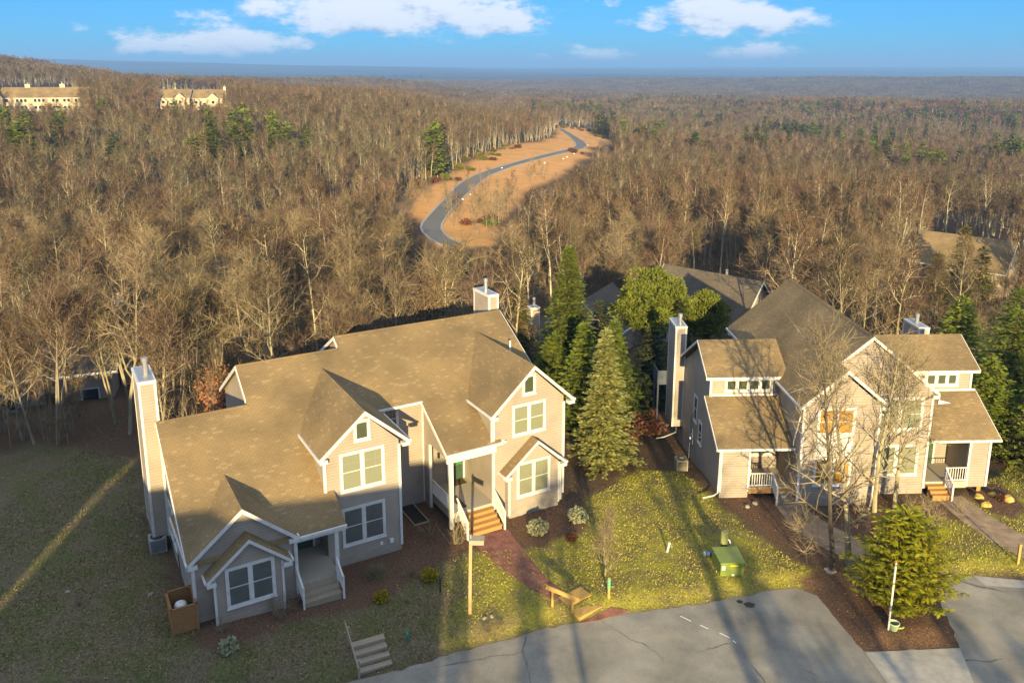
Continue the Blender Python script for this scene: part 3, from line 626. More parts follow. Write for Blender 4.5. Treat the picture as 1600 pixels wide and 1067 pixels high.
def gable_roof(parent, mat, u0, u1, ze, uc, zp, v0, v1, overlap=True, rake=.22, ret=True):
    """two slopes with the ridge along v; white rakes and returns on the front (v0)"""
    def sl(ua, za):
        return [(ua, v0, za), (uc, v0, zp), (uc, v1, zp), (ua, v1, za)]
    r = MB(); r.prism(sl(u0, ze), (0, 0, -.12)); r.prism(sl(u1, ze), (0, 0, -.12)); ro = r.build_each('roof', mat, parent)
    f = MB()
    for ua in (u0, u1):
        f.prism([(ua, v0 - .03, ze - .03), (uc, v0 - .03, zp - .03), (uc, v0 - .03, zp - .03 - rake), (ua, v0 - .03, ze - .03 - rake)], (0, .07, 0))
    if ret:
        for ua, s in ((u0, 1), (u1, -1)):
            a, b_ = sorted((ua, ua + s * .42)); f.box(a, b_, v0 - .04, v0 + .30, ze - .32, ze - .12)
    f.build_each('rake_board', M_TRIM, parent)
    g = MB()
    for ua, s in ((u0, -1), (u1, 1)):
        a, b_ = sorted((ua + s * .01, ua + s * .10)); g.box(a, b_, v0, v1, ze - .14, ze - .025)
    g.build_each('gutter', M_TRIM, parent)
    return ro
def corner(parent, u, v, z0, z1, w=.11):
    return MB().box(u - w / 2, u + w / 2, v - w / 2, v + w / 2, z0, z1).build('corner_board', M_TRIM, parent)
def pipe_down(parent, pts, r=.045):
    return MB().tube(pts, r, 6).build('downspout', M_TRIM, parent)
def chimney(parent, u0, u1, v0, v1, z0, z1, mat, flue=(.5, .35), fh=.75, zfoot=None):
    c = MB().box(u0, u1, v0, v1, z0, z1).build('chimney', mat, parent)
    t = MB(); w = .10
    for (a, b_) in ((u0, v0), (u1, v0), (u0, v1), (u1, v1)): t.box(a - .02 if a == u0 else a - w, a + w if a == u0 else a + .02, b_ - .02 if b_ == v0 else b_ - w, b_ + w if b_ == v0 else b_ + .02, z0 + .003, z1 - .10)
    t.box(u0 - .04, u1 + .04, v0 - .04, v0 + .07, z1 - .14, z1 + .02); t.box(u0 - .04, u1 + .04, v1 - .07, v1 + .04, z1 - .14, z1 + .02)
    t.box(u0 - .04, u0 + .07, v0 + .07, v1 - .07, z1 - .14, z1 + .02); t.box(u1 - .07, u1 + .04, v0 + .07, v1 - .07, z1 - .14, z1 + .02)
    t.build('corner_trim', M_TRIM, c)
    MB().box(u0 + .07, u1 - .07, v0 + .07, v1 - .07, z1 - .01, z1 + .035).build('cap', M_METAL, c)
    x = u0 + (u1 - u0) * flue[0]; y = v0 + (v1 - v0) * flue[1]
    fl = MB(); fl.tube([(x, y, z1), (x, y, z1 + fh)], .14, 12); fl.tube([(x, y, z1 + .02), (x, y, z1 + .07)], .22, 12); fl.tube([(x, y, z1 + fh * .55), (x, y, z1 + fh * .62)], .17, 12)
    fl.tube([(x, y, z1 + fh + .015), (x, y, z1 + fh + .22)], .17, 12); fl.tube([(x, y, z1 + fh - .03), (x, y, z1 + fh + .03)], .10, 8)
    fl.build('flue', M_METAL, c)
    return c
def railing(parent, a, b, h=.92, n=None, mat=None, posts=(1, 1), post_h=1.0, gap=.14):
    """white baluster railing between two floor points (may slope)"""
    mat = mat or M_TRIM; a = Vector(a); b = Vector(b); d = b - a; Lh = math.hypot(d.x, d.y)
    r = MB(); up = Vector((0, 0, 1))
    r.beam(a + up * h, b + up * h, .09, .05); r.beam(a + up * .12, b + up * .12, .05, .06)
    for k, p in ((0, a), (1, b)):
        if posts[k]: r.box(p.x - .05, p.x + .05, p.y - .05, p.y + .05, p.z - .25, p.z + post_h)
    o = r.build('railing', mat, parent)
    n = n or max(2, int(Lh / gap)); me = None
    for i in range(1, n):
        p = a + d * (i / n)
        if me is None: me = MB().box(-.02, .02, -.02, .02, .13, h - .02).mesh('baluster', mat)
        link('baluster', me, o, p)
    return o
def stairs(parent, u0, u1, v_top, z_top, z_bot, n, run, mat, risers=True):
    """treads descending towards -v; every tread is a part"""
    rise = (z_top - z_bot) / (n + 1)
    for i in range(n):
        z = z_top - rise * (i + 1); v1 = v_top - run * i; v0 = v1 - run
        m = MB(); m.box(u0, u1, v0 - .025, v1 - .004, z - .045, z); m.box(u0 + .02, u1 - .02, v1 - .03, v1 - .005, z + .003, z + rise - .05) if i else None
        m.box(u0 + .03, u1 - .03, v0 + .01, v0 + .03, z_bot - .2, z - .05)
        m.build('step', mat, parent)
def door(parent, O, A, out, w, h, mat, glass=True):
    O = Vector(O); A = Vector(A); out = Vector(out); Z = Vector((0, 0, 1))
    def bx(mb, a0, a1, b0, b1, c0, c1):
        q = [O + A * a + Z * b + out * c for (a, b, c) in [(a0, b0, c0), (a1, b0, c0), (a1, b1, c0), (a0, b1, c0), (a0, b0, c1), (a1, b0, c1), (a1, b1, c1), (a0, b1, c1)]]
        mb.add(q, [(3, 2, 1, 0), (4, 5, 6, 7), (0, 1, 5, 4), (1, 2, 6, 5), (2, 3, 7, 6), (3, 0, 4, 7)])
    m = MB(); bx(m, 0, w, 0, h, 0, .05); d = m.build('door', mat, parent)
    c = MB(); bx(c, -.12, -.002, 0, h + .12, 0, .07); bx(c, w + .002, w + .12, 0, h + .12, 0, .07); bx(c, -.002, w + .002, h + .002, h + .12, 0, .07); c.build('casing', M_TRIM, d)
    if glass:
        g = MB(); bx(g, .1, w - .1, h * .45, h - .14, .052, .06); g.build('pane', M_GLASS, d)
        k = MB(); bx(k, .1, w - .1, h * .45, h - .14, .046, .051); k.build('curtain', flat('green_curtain', (.06, .30, .06)), d)
    k = MB(); p = O + A * (w - .09) + Z * 1.0 + out * .08; k.tube([p - out * .03, p + out * .03], .035, 8); k.build('handle', M_METAL, d)
    return d

# ================================================================== the left house
H1 = empty('duplex_house', (3.01, 47.64, 0), math.radians(29.8))
tag(H1, 'large beige duplex with brown shingle roof and white trimmed gables, left of the spruce', 'house')
def PL(v): return 4.81 + .59 * v                      # the long front slope of the main roof
def h1():
    S = M_SID1; R = M_ROOF1; H = H1; d = .14
    # bodies under the roof
    wall(H, [(-21.75, -2.1, -1), (-21.75, -2.1, 3.38), (-21.75, 5.05, 7.56), (-21.75, 10.4, 4.4), (-21.75, 10.4, -3)], (4.8, 0, 0), S)
    wall(H, [(-16.951, .9, -1), (-16.951, .9, 5.15), (-16.951, 5.0, 7.5), (-16.951, 10.3, 4.35), (-16.951, 10.3, -3)], (3.2, 0, 0), S)
    wall(H, [(-17.1, 3.2, 2), (-17.1, 3.2, 6.5), (-17.1, 7.55, 9.06), (-17.1, 12.6, 6.08), (-17.1, 12.6, -3)], (6.0, 0, 0), S)
    wall(H, [(-11.1, 3.7, -1), (-11.1, 3.7, 6.78), (-11.1, 8.4, 9.55), (-11.1, 13.4, 6.6), (-11.1, 13.4, -3)], (11.25, 0, 0), S)
    wall(H, [(-21.749, -2.12, -1), (-21.749, -2.12, 3.45), (-19.35, -2.12, 5.42), (-16.95, -2.12, 3.45), (-16.95, -2.12, -1)], (0, 3.0, 0), S)       # wing gable
    wall(H, [(-14.85, -.5, -1), (-14.85, -.5, 6.3), (-12.65, -.5, 8.33), (-10.75, -.5, 6.5), (-10.75, -.5, -1)], (0, 6, 0), S)                      # middle gable
    wall(H, [(-4.73, 0, -1), (-4.73, 0, 6.35), (-2.12, 0, 8.72), (.1, 0, 6.6), (.1, 0, -1)], (0, 7, 0), S)                                           # right gable
    wall(H, [(-7.5, 2.75, -.6), (-7.5, 2.75, 6.2), (-7.5, 3.72, 6.8), (-7.5, 3.72, -.6)], (.14, 0, 0), S)                                             # porch side wall
    wall(H, [(-7.5, -.02, 4.12), (-7.5, -.02, 4.62), (-7.5, 2.749, 6.2), (-7.5, 2.749, 4.12)], (.14, 0, 0), S)
    # foundations
    fo = MB(); fo.box(-21.70, -17.0, -2.14, -2.0, -.6, .62); fo.box(-14.80, -10.8, -.52, -.3, -.6, .45); fo.box(-4.68, .05, -.02, .3, -.6, .30); fo.box(-20.9, -17.8, -2.72, -2.2, -.5, .55); fo.box(-3.9, -.55, -.52, -.1, -.5, .40); fo.box(-21.77, -21.6, -2.0, 10, -1.5, .55)
    fo.build_each('foundation', M_FOUND, H)
    # main roof: one long front slope with three ridge heights
    out = [(-22, -2.26), (-14.4, -2.26), (-14.4, -.45), (-12.2, -.45), (-12.2, 3.25), (-7.78, 3.25), (-7.78, -.17), (-4.25, -.17), (-4.25, .4), (-2.2, .4), (-2.2, 2.5), (.36, 2.5), (.36, 8.4), (-11.25, 8.4), (-11.25, 7.55), (-17.32, 7.55), (-17.32, 5.05), (-22, 5.05)]
    slab(H, [(a, b_, PL(b_)) for a, b_ in out], R)
    for (a, b_, vr, ve) in ((-22, -17.32, 5.05, 10.9), (-17.32, -11.25, 7.55, 13.1), (-11.25, .36, 8.4, 13.9)):
        zr = PL(vr); slab(H, [(a, vr + .001, zr), (b_, vr + .001, zr), (b_, ve, zr - .59 * (ve - vr)), (a, ve, zr - .59 * (ve - vr))], R)
    cap = MB()
    for (a, b_, vr) in ((-22, -17.3, 5.05), (-17.32, -11.25, 7.55), (-11.25, .36, 8.4)):
        zr = PL(vr); cap.prism([(a, vr - .16, zr - .065), (a, vr, zr + .035), (a, vr + .16, zr - .065)], (b_ - a, 0, 0))
    cap.build_each('ridge_cap', R, H)
    # white rakes on the exposed gable ends
    rk = MB()
    def rake(u, va, vb, back=False, vr=None):
        za, zb = (PL(va), PL(vb)) if not back else (PL(vr) - .59 * (va - vr), PL(vr) - .59 * (vb - vr))
        rk.prism([(u, va, za - .02), (u, vb, zb - .02), (u, vb, zb - .24), (u, va, za - .24)], (-.05, 0, 0))
    rake(-22.0, -2.26, 5.05); rake(-22.0, 5.05, 10.9, True, 5.05)
    rake(-17.32, 5.4, 7.55); rake(-17.32, 7.55, 13.1, True, 7.55); rake(-11.25, 7.75, 8.4); rake(-11.25, 8.4, 13.9, True, 8.4); rake(-7.78, -.17, 3.25); rake(.41, 2.5, 8.4)
    rk.build_each('rake_board', M_TRIM, H)
    gt = MB(); gt.box(-16.9, -14.38, -2.38, -2.27, PL(-2.26) - .15, PL(-2.26) - .02); gt.box(-7.82, -4.22, -.29, -.18, PL(-.17) - .15, PL(-.17) - .02); gt.box(-12.2, -7.72, 3.13, 3.24, PL(3.25) - .15, PL(3.25) - .02)
    gt.build_each('gutter', M_TRIM, H)
    fa = MB(); fa.box(-16.9, -14.4, -2.25, -2.2, PL(-2.26) - .34, PL(-2.26) - .15); fa.box(-7.75, -4.6, -.15, -.02, 4.12, PL(-.17) - .16); fa.box(-12, -7.6, 3.28, 3.68, PL(3.25) - .22, PL(3.25) - .15)
    fa.build_each('fascia', M_TRIM, H)
    # the three front gables and the two bays
    gable_roof(H, R, -21.98, -16.88, 3.60, -19.4, 5.74, -2.36, 2.6)
    gable_roof(H, R, -15.15, -10.22, 6.50, -12.65, 8.63, -.80, 7.2)
    gable_roof(H, R, -4.98, .69, 6.45, -2.12, 9.02, -.32, 8.0)
    for (u0, u1, uc, vf, vb, ze, zp, zb) in ((-20.95, -17.78, -19.3, -2.7, -2.1, 2.85, 4.45, -.3), (-3.95, -.52, -2.12, -.5, .02, 2.78, 4.53, -.3)):
        wall(H, [(u0, vf, zb), (u0, vf, ze - .05), (uc, vf, zp - .28), (u1, vf, ze - .05), (u1, vf, zb)], (0, vb - vf + .1, 0), S)
        gable_roof(H, R, u0 - .36, u1 + .42, ze - .03, uc, zp, vf - .26, vb + .02, rake=.18)
        corner(H, u0, vf, zb + .35, ze - .1); corner(H, u1, vf, zb + .35, ze - .1)
    for (u, v, z0, z1) in ((-21.75, -2.12, .3, 3.35), (-16.95, -2.12, .3, 3.3), (-14.85, -.5, 4.45, 6.2), (-10.75, -.5, .3, 6.25), (-4.73, 0, .3, 6.2), (.1, 0, .25, 6.25), (-7.5, 2.75, .05, 4.1), (-7.5, 3.7, .05, 6.2)):
        corner(H, u, v, z0, z1, .14)
    ft = MB(); ft.box(-10.82, -7.55, 3.64, 3.69, 6.45, 6.6); ft.build('frieze_board', M_TRIM, H)
    # windows
    F = (0, -1, 0); A = (1, 0, 0)
    win(H, (-14.06, -.5, 1.08), A, F, 2.42, 2.2, blind=M_SCREEN, grid=None)
    win(H, (-14.05, -.5, 4.2), A, F, 2.46, 2.2, grid=(3, 2))
    win(H, (-13.22, -.5, 6.88), A, F, .90, 1.18, n=1, blind=M_CURT, grid=None, split=0)
    win(H, (-3.46, 0, 4.72), A, F, 2.28, 1.95, grid=(4, 2))
    win(H, (-2.78, 0, 7.16), A, F, .90, 1.26, n=1, blind=M_CURT, grid=None, split=0)
    win(H, (-3.44, -.5, 1.03), A, F, 2.30, 2.22, grid=(4, 2))
    win(H, (-20.45, -2.7, .98), A, F, 2.30, 2.12, blind=M_SCREEN, grid=None)
    win(H, (-10.05, 3.7, 5.0), A, F, 1.0, 1.55, n=1, blind=M_DARKIN, grid=(3, 2))
    for k in range(3): win(H, (-21.75, 6.2 - k * 1.15, 1.35), (0, -1, 0), (-1, 0, 0), 1.0, 2.0, n=1, grid=None)
    # chimneys
    chimney(H, -22.65, -21.80, 5.35, 7.95, 1.05, 9.98, S, (.62, .35), .8)
    chimney(H, .16, .90, 9.55, 11.8, 2.0, 10.52, S, (.5, .5), .7)
    # left porch
    MB().box(-16.94, -14.86, -2.12, .88, .1, .82).build('porch_floor', M_DECK, H)
    MB().box(-16.9, -14.7, -2.05, .88, 3.02, 3.08).build('porch_ceiling', M_TRIM, H)
    MB().box(-14.98, -14.78, -2.15, -1.95, .3, 3.1).build('porch_post', M_TRIM, H)
    door(H, (-16.2, .9, .82), A, F, .92, 2.05, M_DOORG)
    stairs(H, -16.9, -15.05, -2.13, .82, .18, 3, .34, M_STEPG)
    railing(H, (-16.98, -2.15, .82), (-16.98, -3.2, .25), .95, posts=(1, 1)); railing(H, (-14.97, -2.2, .82), (-14.97, -3.2, .25), .95, posts=(0, 1))
    # right porch
    MB().box(-7.34, -4.74, 0, 3.69, .3, .88).build('porch_floor', M_DECK, H)
    MB().box(-7.34, -4.74, .02, 3.69, 4.1, 4.16).build('porch_ceiling', M_TRIM, H)
    MB().box(-7.58, -7.36, -.13, .09, 0, 4.12).build('porch_post', M_TRIM, H)
    door(H, (-5.85, 3.7, .89), A, F, .95, 2.1, M_DOORG)
    MB().box(-6.7, -6.28, .33, 1.85, .885, .90).build('mat_patch', M_MAT, H)
    MB().box(-6.0, -5.0, 2.9, 3.6, .885, .90).build('mat_patch', M_MAT, H)  # brown rectangle on the porch floor before the door
    stairs(H, -7.05, -4.86, 0, .88, 0, 4, .33, M_STEPW)
    railing(H, (-4.78, -.1, .88), (-4.78, -1.45, .05), .98, posts=(0, 1)); railing(H, (-7.15, -.1, .88), (-7.15, -1.4, .05), .98, posts=(0, 1)); railing(H, (-7.43, .12, .88), (-7.43, 2.7, .88), .95, posts=(0, 0))
    lt = MB(); lt.box(-6.6, -6.48, 3.58, 3.7, 2.6, 2.95); lt.build('wall_lantern', M_BLACK, H)
    # downspouts, vent, flood light, meters
    pipe_down(H, [(-7.62, -.2, 4.5), (-7.62, -.2, .1)]); pipe_down(H, [(-.42, -.58, 2.6), (-.42, -.58, .2)]); pipe_down(H, [(-4.86, -.05, 6.2), (-4.86, -.05, 4.6)]); pipe_down(H, [(-17.02, -2.2, 3.2), (-17.02, -2.2, .4)])
    MB().tube([(-.75, 5, 7.6), (-.75, 5, 8.75)], .06, 8).build('vent_pipe', M_WHITEP, H)
    fl = MB(); fl.box(-4.2, -4.08, -.06, 0, 4.6, 4.72); fl.tube([(-4.28, -.22, 4.62), (-4.2, -.06, 4.68)], [.10, .05], 8); fl.tube([(-4.02, -.22, 4.62), (-4.08, -.06, 4.68)], [.10, .05], 8); fl.build('flood_light', M_WHITEP, H)
    ou = MB(); ou.box(-12.0, -11.85, -.57, -.5, .62, .78); ou.box(-11.45, -11.25, -.62, -.5, .6, .82); ou.build_each('wall_outlet', M_WHITEP, H)
    mt = MB(); mt.tube([(-21.9, -.9, .7), (-21.9, .2, .9), (-21.9, 1.4, 1.0), (-21.85, 2.2, 1.6)], .03, 6); mt.box(-21.95, -21.76, -1.5, -1.2, .5, .95); mt.build('wall_cable', M_BLACK, H)
h1()

# ================================================================== the right house
H2 = empty('tan_house', (17.37, 46.94, 0), math.radians(2.1))
tag(H2, 'tan three gabled duplex with grey brown roof and clerestory windows, behind the bare birches', 'house')
def h2():
    S = M_SID2; R = M_ROOF2; H = H2; F = (0, -1, 0); A = (1, 0, 0)
    wall(H, [(0, 1.3, -1), (0, 1.3, 6.3), (4.33, 1.3, 9.88), (8.45, 1.3, 6.45), (8.45, 1.3, -1)], (0, 13.5, 0), S)
    wall(H, [(.001, 0, -1), (.001, 0, 6.2), (2.35, 0, 8.15), (4.6, 0, 6.25), (4.6, 0, -1)], (0, 1.4, 0), S)
    wall(H, [(-4.45, 1.2, -1), (-4.45, 1.2, 3.1), (-4.45, 4.3, 4.96), (-4.45, 4.3, 6.45), (-4.45, 6.7, 7.9), (-4.45, 12.3, 4.5), (-4.45, 12.3, -3)], (1.78, 0, 0), S)
    wall(H, [(-2.67, 3.6, -1), (-2.67, 3.6, 4.5), (-2.67, 4.3, 4.95), (-2.67, 4.3, 6.44), (-2.67, 6.7, 7.88), (-2.67, 12.28, 4.5), (-2.67, 12.28, -3)], (2.7, 0, 0), S)
    wall(H, [(11.2, 1.3, .1), (11.2, 1.3, 3.4), (11.2, 4.15, 5.2), (11.2, 4.15, 6.75), (11.2, 6.5, 8.25), (11.2, 12, 4.9), (11.2, 12, .1)], (1.25, 0, 0), S)
    wall(H, [(8.4, 3.7, -1), (8.4, 3.7, 4.8), (8.4, 4.15, 5.15), (8.4, 4.15, 6.7), (8.4, 6.5, 8.2), (8.4, 11.9, 4.9), (8.4, 11.9, -3)], (2.81, 0, 0), S)
    MB().box(11.3, 12.4, 4, 11.8, -3, .15).build('foundation', M_FOUND, H); MB().box(12.05, 12.3, 1.45, 1.7, -.6, .12).build('pier', M_STEPW, H)
    # main roof
    zl = lambda u: 6.3 + .84 * (u + .28)
    uc = 4.33; zp = zl(uc)
    slab(H, [(-.28, -.22, 6.3), (2.38, -.22, zl(2.38)), (2.38, 1.08, zl(2.38)), (uc, 1.08, zp), (uc, 15.2, zp), (-.28, 15.2, 6.3)], R)
    slab(H, [(uc + .001, 1.08, zp), (8.75, 1.08, zp - .83 * (8.75 - uc)), (8.75, 15.2, zp - .83 * (8.75 - uc)), (uc + .001, 15.2, zp)], R)
    slab(H, [(2.381, -.22, zl(2.38)), (5.02, -.22, zl(2.38) - .84 * 2.64), (5.02, 1.3, zl(2.38) - .84 * 2.64), (2.381, 1.3, zl(2.38))], R)
    MB().prism([(uc - .16, 1.08, zp - .1), (uc, 1.08, zp + .04), (uc + .16, 1.08, zp - .1)], (0, 14.1, 0)).build('ridge_cap', R, H)
    rk = MB(); h_ = .24
    def rake(v, ua, za, ub, zb): rk.prism([(ua, v - .05, za - .02), (ub, v - .05, zb - .02), (ub, v - .05, zb - h_), (ua, v - .05, za - h_)], (0, .06, 0))
    rake(-.22, -.28, 6.3, 2.38, zl(2.38)); rake(-.22, 2.381, zl(2.38), 5.02, zl(2.38) - .84 * 2.64)
    rake(1.08, 2.5, zl(2.5), uc, zp); rake(1.08, uc, zp, 8.75, zp - .83 * (8.75 - uc))
    zr = zp - .83 * (8.75 - uc); rk.box(8.33, 8.75, 1.02, 1.3, zr - .36, zr - .15); rk.box(4.6, 5.02, -.26, .0, 6.29 - .30 + .02, 6.29 - .1)
    rk.prism([(8.8, 1.2, 6.0), (9.6, 1.25, 5.75), (8.8, 1.25, 5.7)], (0, .1, 0))
    rk.build_each('rake_board', M_TRIM, H)
    gt = MB(); gt.box(-.39, -.29, -.24, 4.3, 6.15, 6.28); gt.box(-.39, -.29, 6.9, 15.2, 6.15, 6.28); gt.build_each('gutter', M_TRIM, H)
    # wings: clerestory over a shed roof
    for (u0, u1, ve, ze, vs_, zs, vd, zd, vr, zr2, vb, ur0, ur1) in ((-4.8, .0, .88, 3.16, 4.32, 5.22, 3.98, 6.58, 6.7, 8.2, 12.6, -4.8, .45), (8.46, 12.85, .92, 3.48, 4.17, 5.43, 3.88, 6.88, 6.5, 8.46, 12.3, 6.3, 12.85)):
        slab(H, [(u0, ve, ze), (u1, ve, ze), (u1, vs_, zs), (u0, vs_, zs)], R)
        sl = (zr2 - zd) / (vr - vd); slab(H, [(ur0, vd, zd), (ur1, vd, zd), (ur1, vr, zr2), (ur0, vr, zr2)], R)
        slab(H, [(ur0, vr + .001, zr2), (ur1, vr + .001, zr2), (ur1, vb, zr2 - sl * (vb - vr)), (ur0, vb, zr2 - sl * (vb - vr))], R)
        g = MB(); g.box(u0, u1 + .02, ve - .12, ve - .01, ze - .15, ze - .02); g.build_each('gutter', M_TRIM, H)
        f = MB(); us = (u0, -.05) if u0 < 0 else (8.5, u1)
        f.box(us[0] + .02, us[1], vd - .03, vd + .04, zd - .2, zd - .02)
        f.box(us[0] + .3, us[1] - .05, vs_ - .09, vs_ - .03, zs - .03, zs + .10)
        uo = u0 if u0 < 0 else u1; s = -.05 if u0 < 0 else .0
        for (a, za, b_, zb) in ((vd, zd, vr, zr2), (vr, zr2, vb, zr2 - sl * (vb - vr)), (ve, ze, vs_, zs)):
            f.prism([(uo + s, a, za - .02), (uo + s, b_, zb - .02), (uo + s, b_, zb - .2), (uo + s, a, za - .2)], (.05, 0, 0))
        f.build_each('fascia', M_TRIM, H)
    n = 4; w = 3.0
    f4 = win(H, (-3.55, 4.3, 5.46), A, F, 3.1, .92, n=4, blind=M_CURT, grid=None, casing=.14, split=0)
    win(H, (8.75, 4.15, 5.72), A, F, 2.9, .92, n=4, blind=M_CURT, grid=None, casing=.14, split=0)
    # front gable: two tall windows one above the other joined by a blue-grey panel
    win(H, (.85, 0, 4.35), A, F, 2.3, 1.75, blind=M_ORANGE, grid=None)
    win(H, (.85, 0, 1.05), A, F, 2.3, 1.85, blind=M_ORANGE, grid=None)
    MB().box(.9, 3.1, -.03, 0, 2.98, 4.28).build('spandrel_panel', M_TRIM, H)
    win(H, (5.05, 1.3, 4.0), A, F, 2.9, 2.15, grid=None); win(H, (5.15, 1.3, .95), A, F, 2.8, 2.1, grid=None)
    MB().box(.45, .75, -.22, 0, 5.3, 5.42).build('wall_lamp', M_GREYM, H)
    for (u, v, z0, z1) in ((0, 0, .1, 6.1), (4.6, 0, .1, 6.1), (8.45, 1.3, .1, 6.3), (-4.45, 1.2, .15, 3.0), (-2.68, 1.2, .15, 3.0), (-4.45, 4.3, 5.15, 6.4), (12.45, 4.15, 5.5, 6.7), (12.45, 1.3, .15, 3.3), (11.2, 1.3, .15, 3.3)):
        corner(H, u, v, z0, z1, .14)
    # side windows and meters on the left wall
    for (v, z, h_w) in ((8.0, 2.0, 1.9), (6.6, 1.0, 1.6)): win(H, (-4.45, v, z), (0, -1, 0), (-1, 0, 0), .9, h_w, n=1, blind=M_DARKIN, grid=None)
    me_ = MB(); me_.box(-4.60, -4.46, 7.7, 8.1, .2, .9); me_.box(-4.58, -4.46, 8.4, 8.65, -.2, .6); me_.tube([(-4.52, 8.52, -1.4), (-4.52, 8.52, 2.0)], .05, 6); me_.tube([(-4.52, 7.9, .9), (-4.52, 7.9, 2.6)], .03, 6); me_.tube([(-4.62, 7.9, .62), (-4.72, 7.9, .62)], .11, 8); me_.build_each('utility_meter', M_GREYM, H)
    # chimneys
    chimney(H, -5.25, -4.46, 11.0, 13.1, .1, 7.74, S, (.55, .3), .55)
    chimney(H, 12.46, 13.22, 11.0, 13.2, .1, 7.45, S, (.5, .5), .5)
    # left porch and stairs
    MB().box(-2.66, -.01, 1.05, 3.59, .05, .46).build('porch_floor', M_DECK, H)
    MB().box(-2.64, -.02, 1.02, 1.04, .1, .40).build('deck_skirt', M_STEPW, H)
    win(H, (-2.05, 3.6, 1.35), A, F, 1.6, 1.75, n=1, blind=flat('green_dark_room', (.03, .07, .05)), grid=None, split=0)
    ch = MB(); ch.box(-2.55, -2.1, 3.0, 3.05, .5, 1.3); ch.box(-2.55, -2.1, 2.65, 3.0, .85, .9)
    for a, b_ in ((-2.52, 2.68), (-2.14, 2.68)): ch.box(a - .02, a + .02, b_ - .02, b_ + .02, .46, .85)
    stairs(H, -1.15, -.12, 1.05, .46, -.05, 3, .30, M_STEPG)
    railing(H, (-2.62, 1.08, .46), (-1.25, 1.08, .46), .92, posts=(0, 1)); railing(H, (-1.22, 1.02, .46), (-1.22, .08, -.05), .95, posts=(0, 1))
    pipe_down(H, [(-4.58, 1.0, 3.1), (-4.58, 1.1, .1), (-4.9, .9, .02), (-5.6, .75, -.03)]); pipe_down(H, [(-.3, -.05, 6.1), (-.12, .05, 5.8), (-.12, .9, 3.6), (-.12, .9, 3.25)]); pipe_down(H, [(-4.6, 12.2, 4.5), (-4.6, 12.2, -.9), (-5.6, 11.8, -1.1), (-6.2, 11.7, -1.15)])
    # right porch
    MB().box(8.5, 11.19, 1.2, 3.69, .1, .55).build('porch_floor', M_DECK, H)
    stairs(H, 8.55, 9.65, 1.2, .55, -.05, 3, .32, M_STEPW)
    railing(H, (9.75, 1.15, .55), (11.15, 1.15, .55), .95, posts=(1, 0)); railing(H, (9.72, 1.1, .55), (9.72, .15, -.05), .95, posts=(0, 1))
    railing(H, (8.6, 1.6, .55), (8.6, 3.5, .55), .95, posts=(0, 0), mat=M_STEPW)
    door(H, (9.3, 3.7, .56), A, F, .92, 2.05, M_DOORG, False)
    # small rear balcony seen past the chimney
    dk = MB(); dk.box(-5.95, -4.46, 13.2, 14.8, 2.5, 2.65); dk.box(-5.95, -5.9, 13.2, 14.8, 2.65, 3.6); dk.box(-5.9, -4.46, 13.2, 13.25, 2.65, 3.6); dk.box(-5.93, -5.81, 13.25, 13.37, -2.2, 2.5); dk.box(-5.93, -5.81, 14.6, 14.72, -2.2, 2.5)
    dk.build('balcony', flat('balcony_shade_blue', (.09, .11, .15)), H)  # spruce shade on the balcony painted as a dark blue base colour
h2()
pc = empty('porch_chair', (0, 0, 0)); pc.location = H2.matrix_basis @ Vector((-2.3, 2.75, .46)); pc.rotation_euler = (0, 0, math.radians(2.1))
tag(pc, 'white wooden porch chair behind the left railing of the tan house', 'chair')
m = MB(); m.box(-.25, .25, -.22, .22, .40, .44); m.build('seat', M_TRIM, pc)
m = MB(); [m.box(-.25 + i * .13, -.16 + i * .13, .20, .23, .50, 1.0) for i in range(4)]; m.box(-.25, .25, .215, .24, .55, .6); m.box(-.25, .25, .215, .24, .9, .95); m.build('backrest', M_TRIM, pc)
for a in (-.22, .22):
    for b_ in (-.19, .2): MB().box(a - .025, a + .025, b_ - .025, b_ + .025, 0, .40 if b_ < 0 else .95).build('leg', M_TRIM, pc)

# ------------------------------------------------------------------ houses further off: simple gabled blocks with their own parts
def far_house(name, label, loc, rz, L_, D_, he, hp, siding_m, roof_m, chim=(), wins=(), base=4.0, gable_win=None, ell=None):
    """ridge along local x; loc is the centre of the plan at ground level"""
    H = empty(name, loc, rz); tag(H, label, 'house'); x0, x1, y0, y1 = -L_ / 2, L_ / 2, -D_ / 2, D_ / 2
    wall(H, [(x0, y0, -base), (x0, y0, he), (x0, 0, hp - .18), (x0, y1, he), (x0, y1, -base)], (L_, 0, 0), siding_m)
    o = .4; s = (hp - he) / (D_ / 2); zo = he - s * o
    r = MB(); r.prism([(x0 - o, y0 - o, zo + .02), (x1 + o, y0 - o, zo + .02), (x1 + o, 0, hp + .02), (x0 - o, 0, hp + .02)], (0, 0, -.15)); r.prism([(x0 - o, y1 + o, zo + .02), (x1 + o, y1 + o, zo + .02), (x1 + o, .001, hp + .02), (x0 - o, .001, hp + .02)], (0, 0, -.15)); r.build_each('roof', roof_m, H)
    t = MB()
    for x in (x0 - o - .05, x1 + o): 
        for y in (y0 - o, y1 + o): t.prism([(x, y, zo), (x, 0, hp), (x, 0, hp - .25), (x, y, zo - .25)], (.05, 0, 0))
    t.box(x0 - o, x1 + o, y0 - o - .1, y0 - o - .01, zo - .18, zo); t.build_each('rake_board', M_TRIM, H)
    for (cx, cy, w, d_, z0, z1) in chim: chimney(H, cx - w / 2, cx + w / 2, cy - d_ / 2, cy + d_ / 2, z0, z1, siding_m)
    for (x, z, w, h) in wins: far_win(H, (x, y0, z), (1, 0, 0), (0, -1, 0), w, h)
    return H
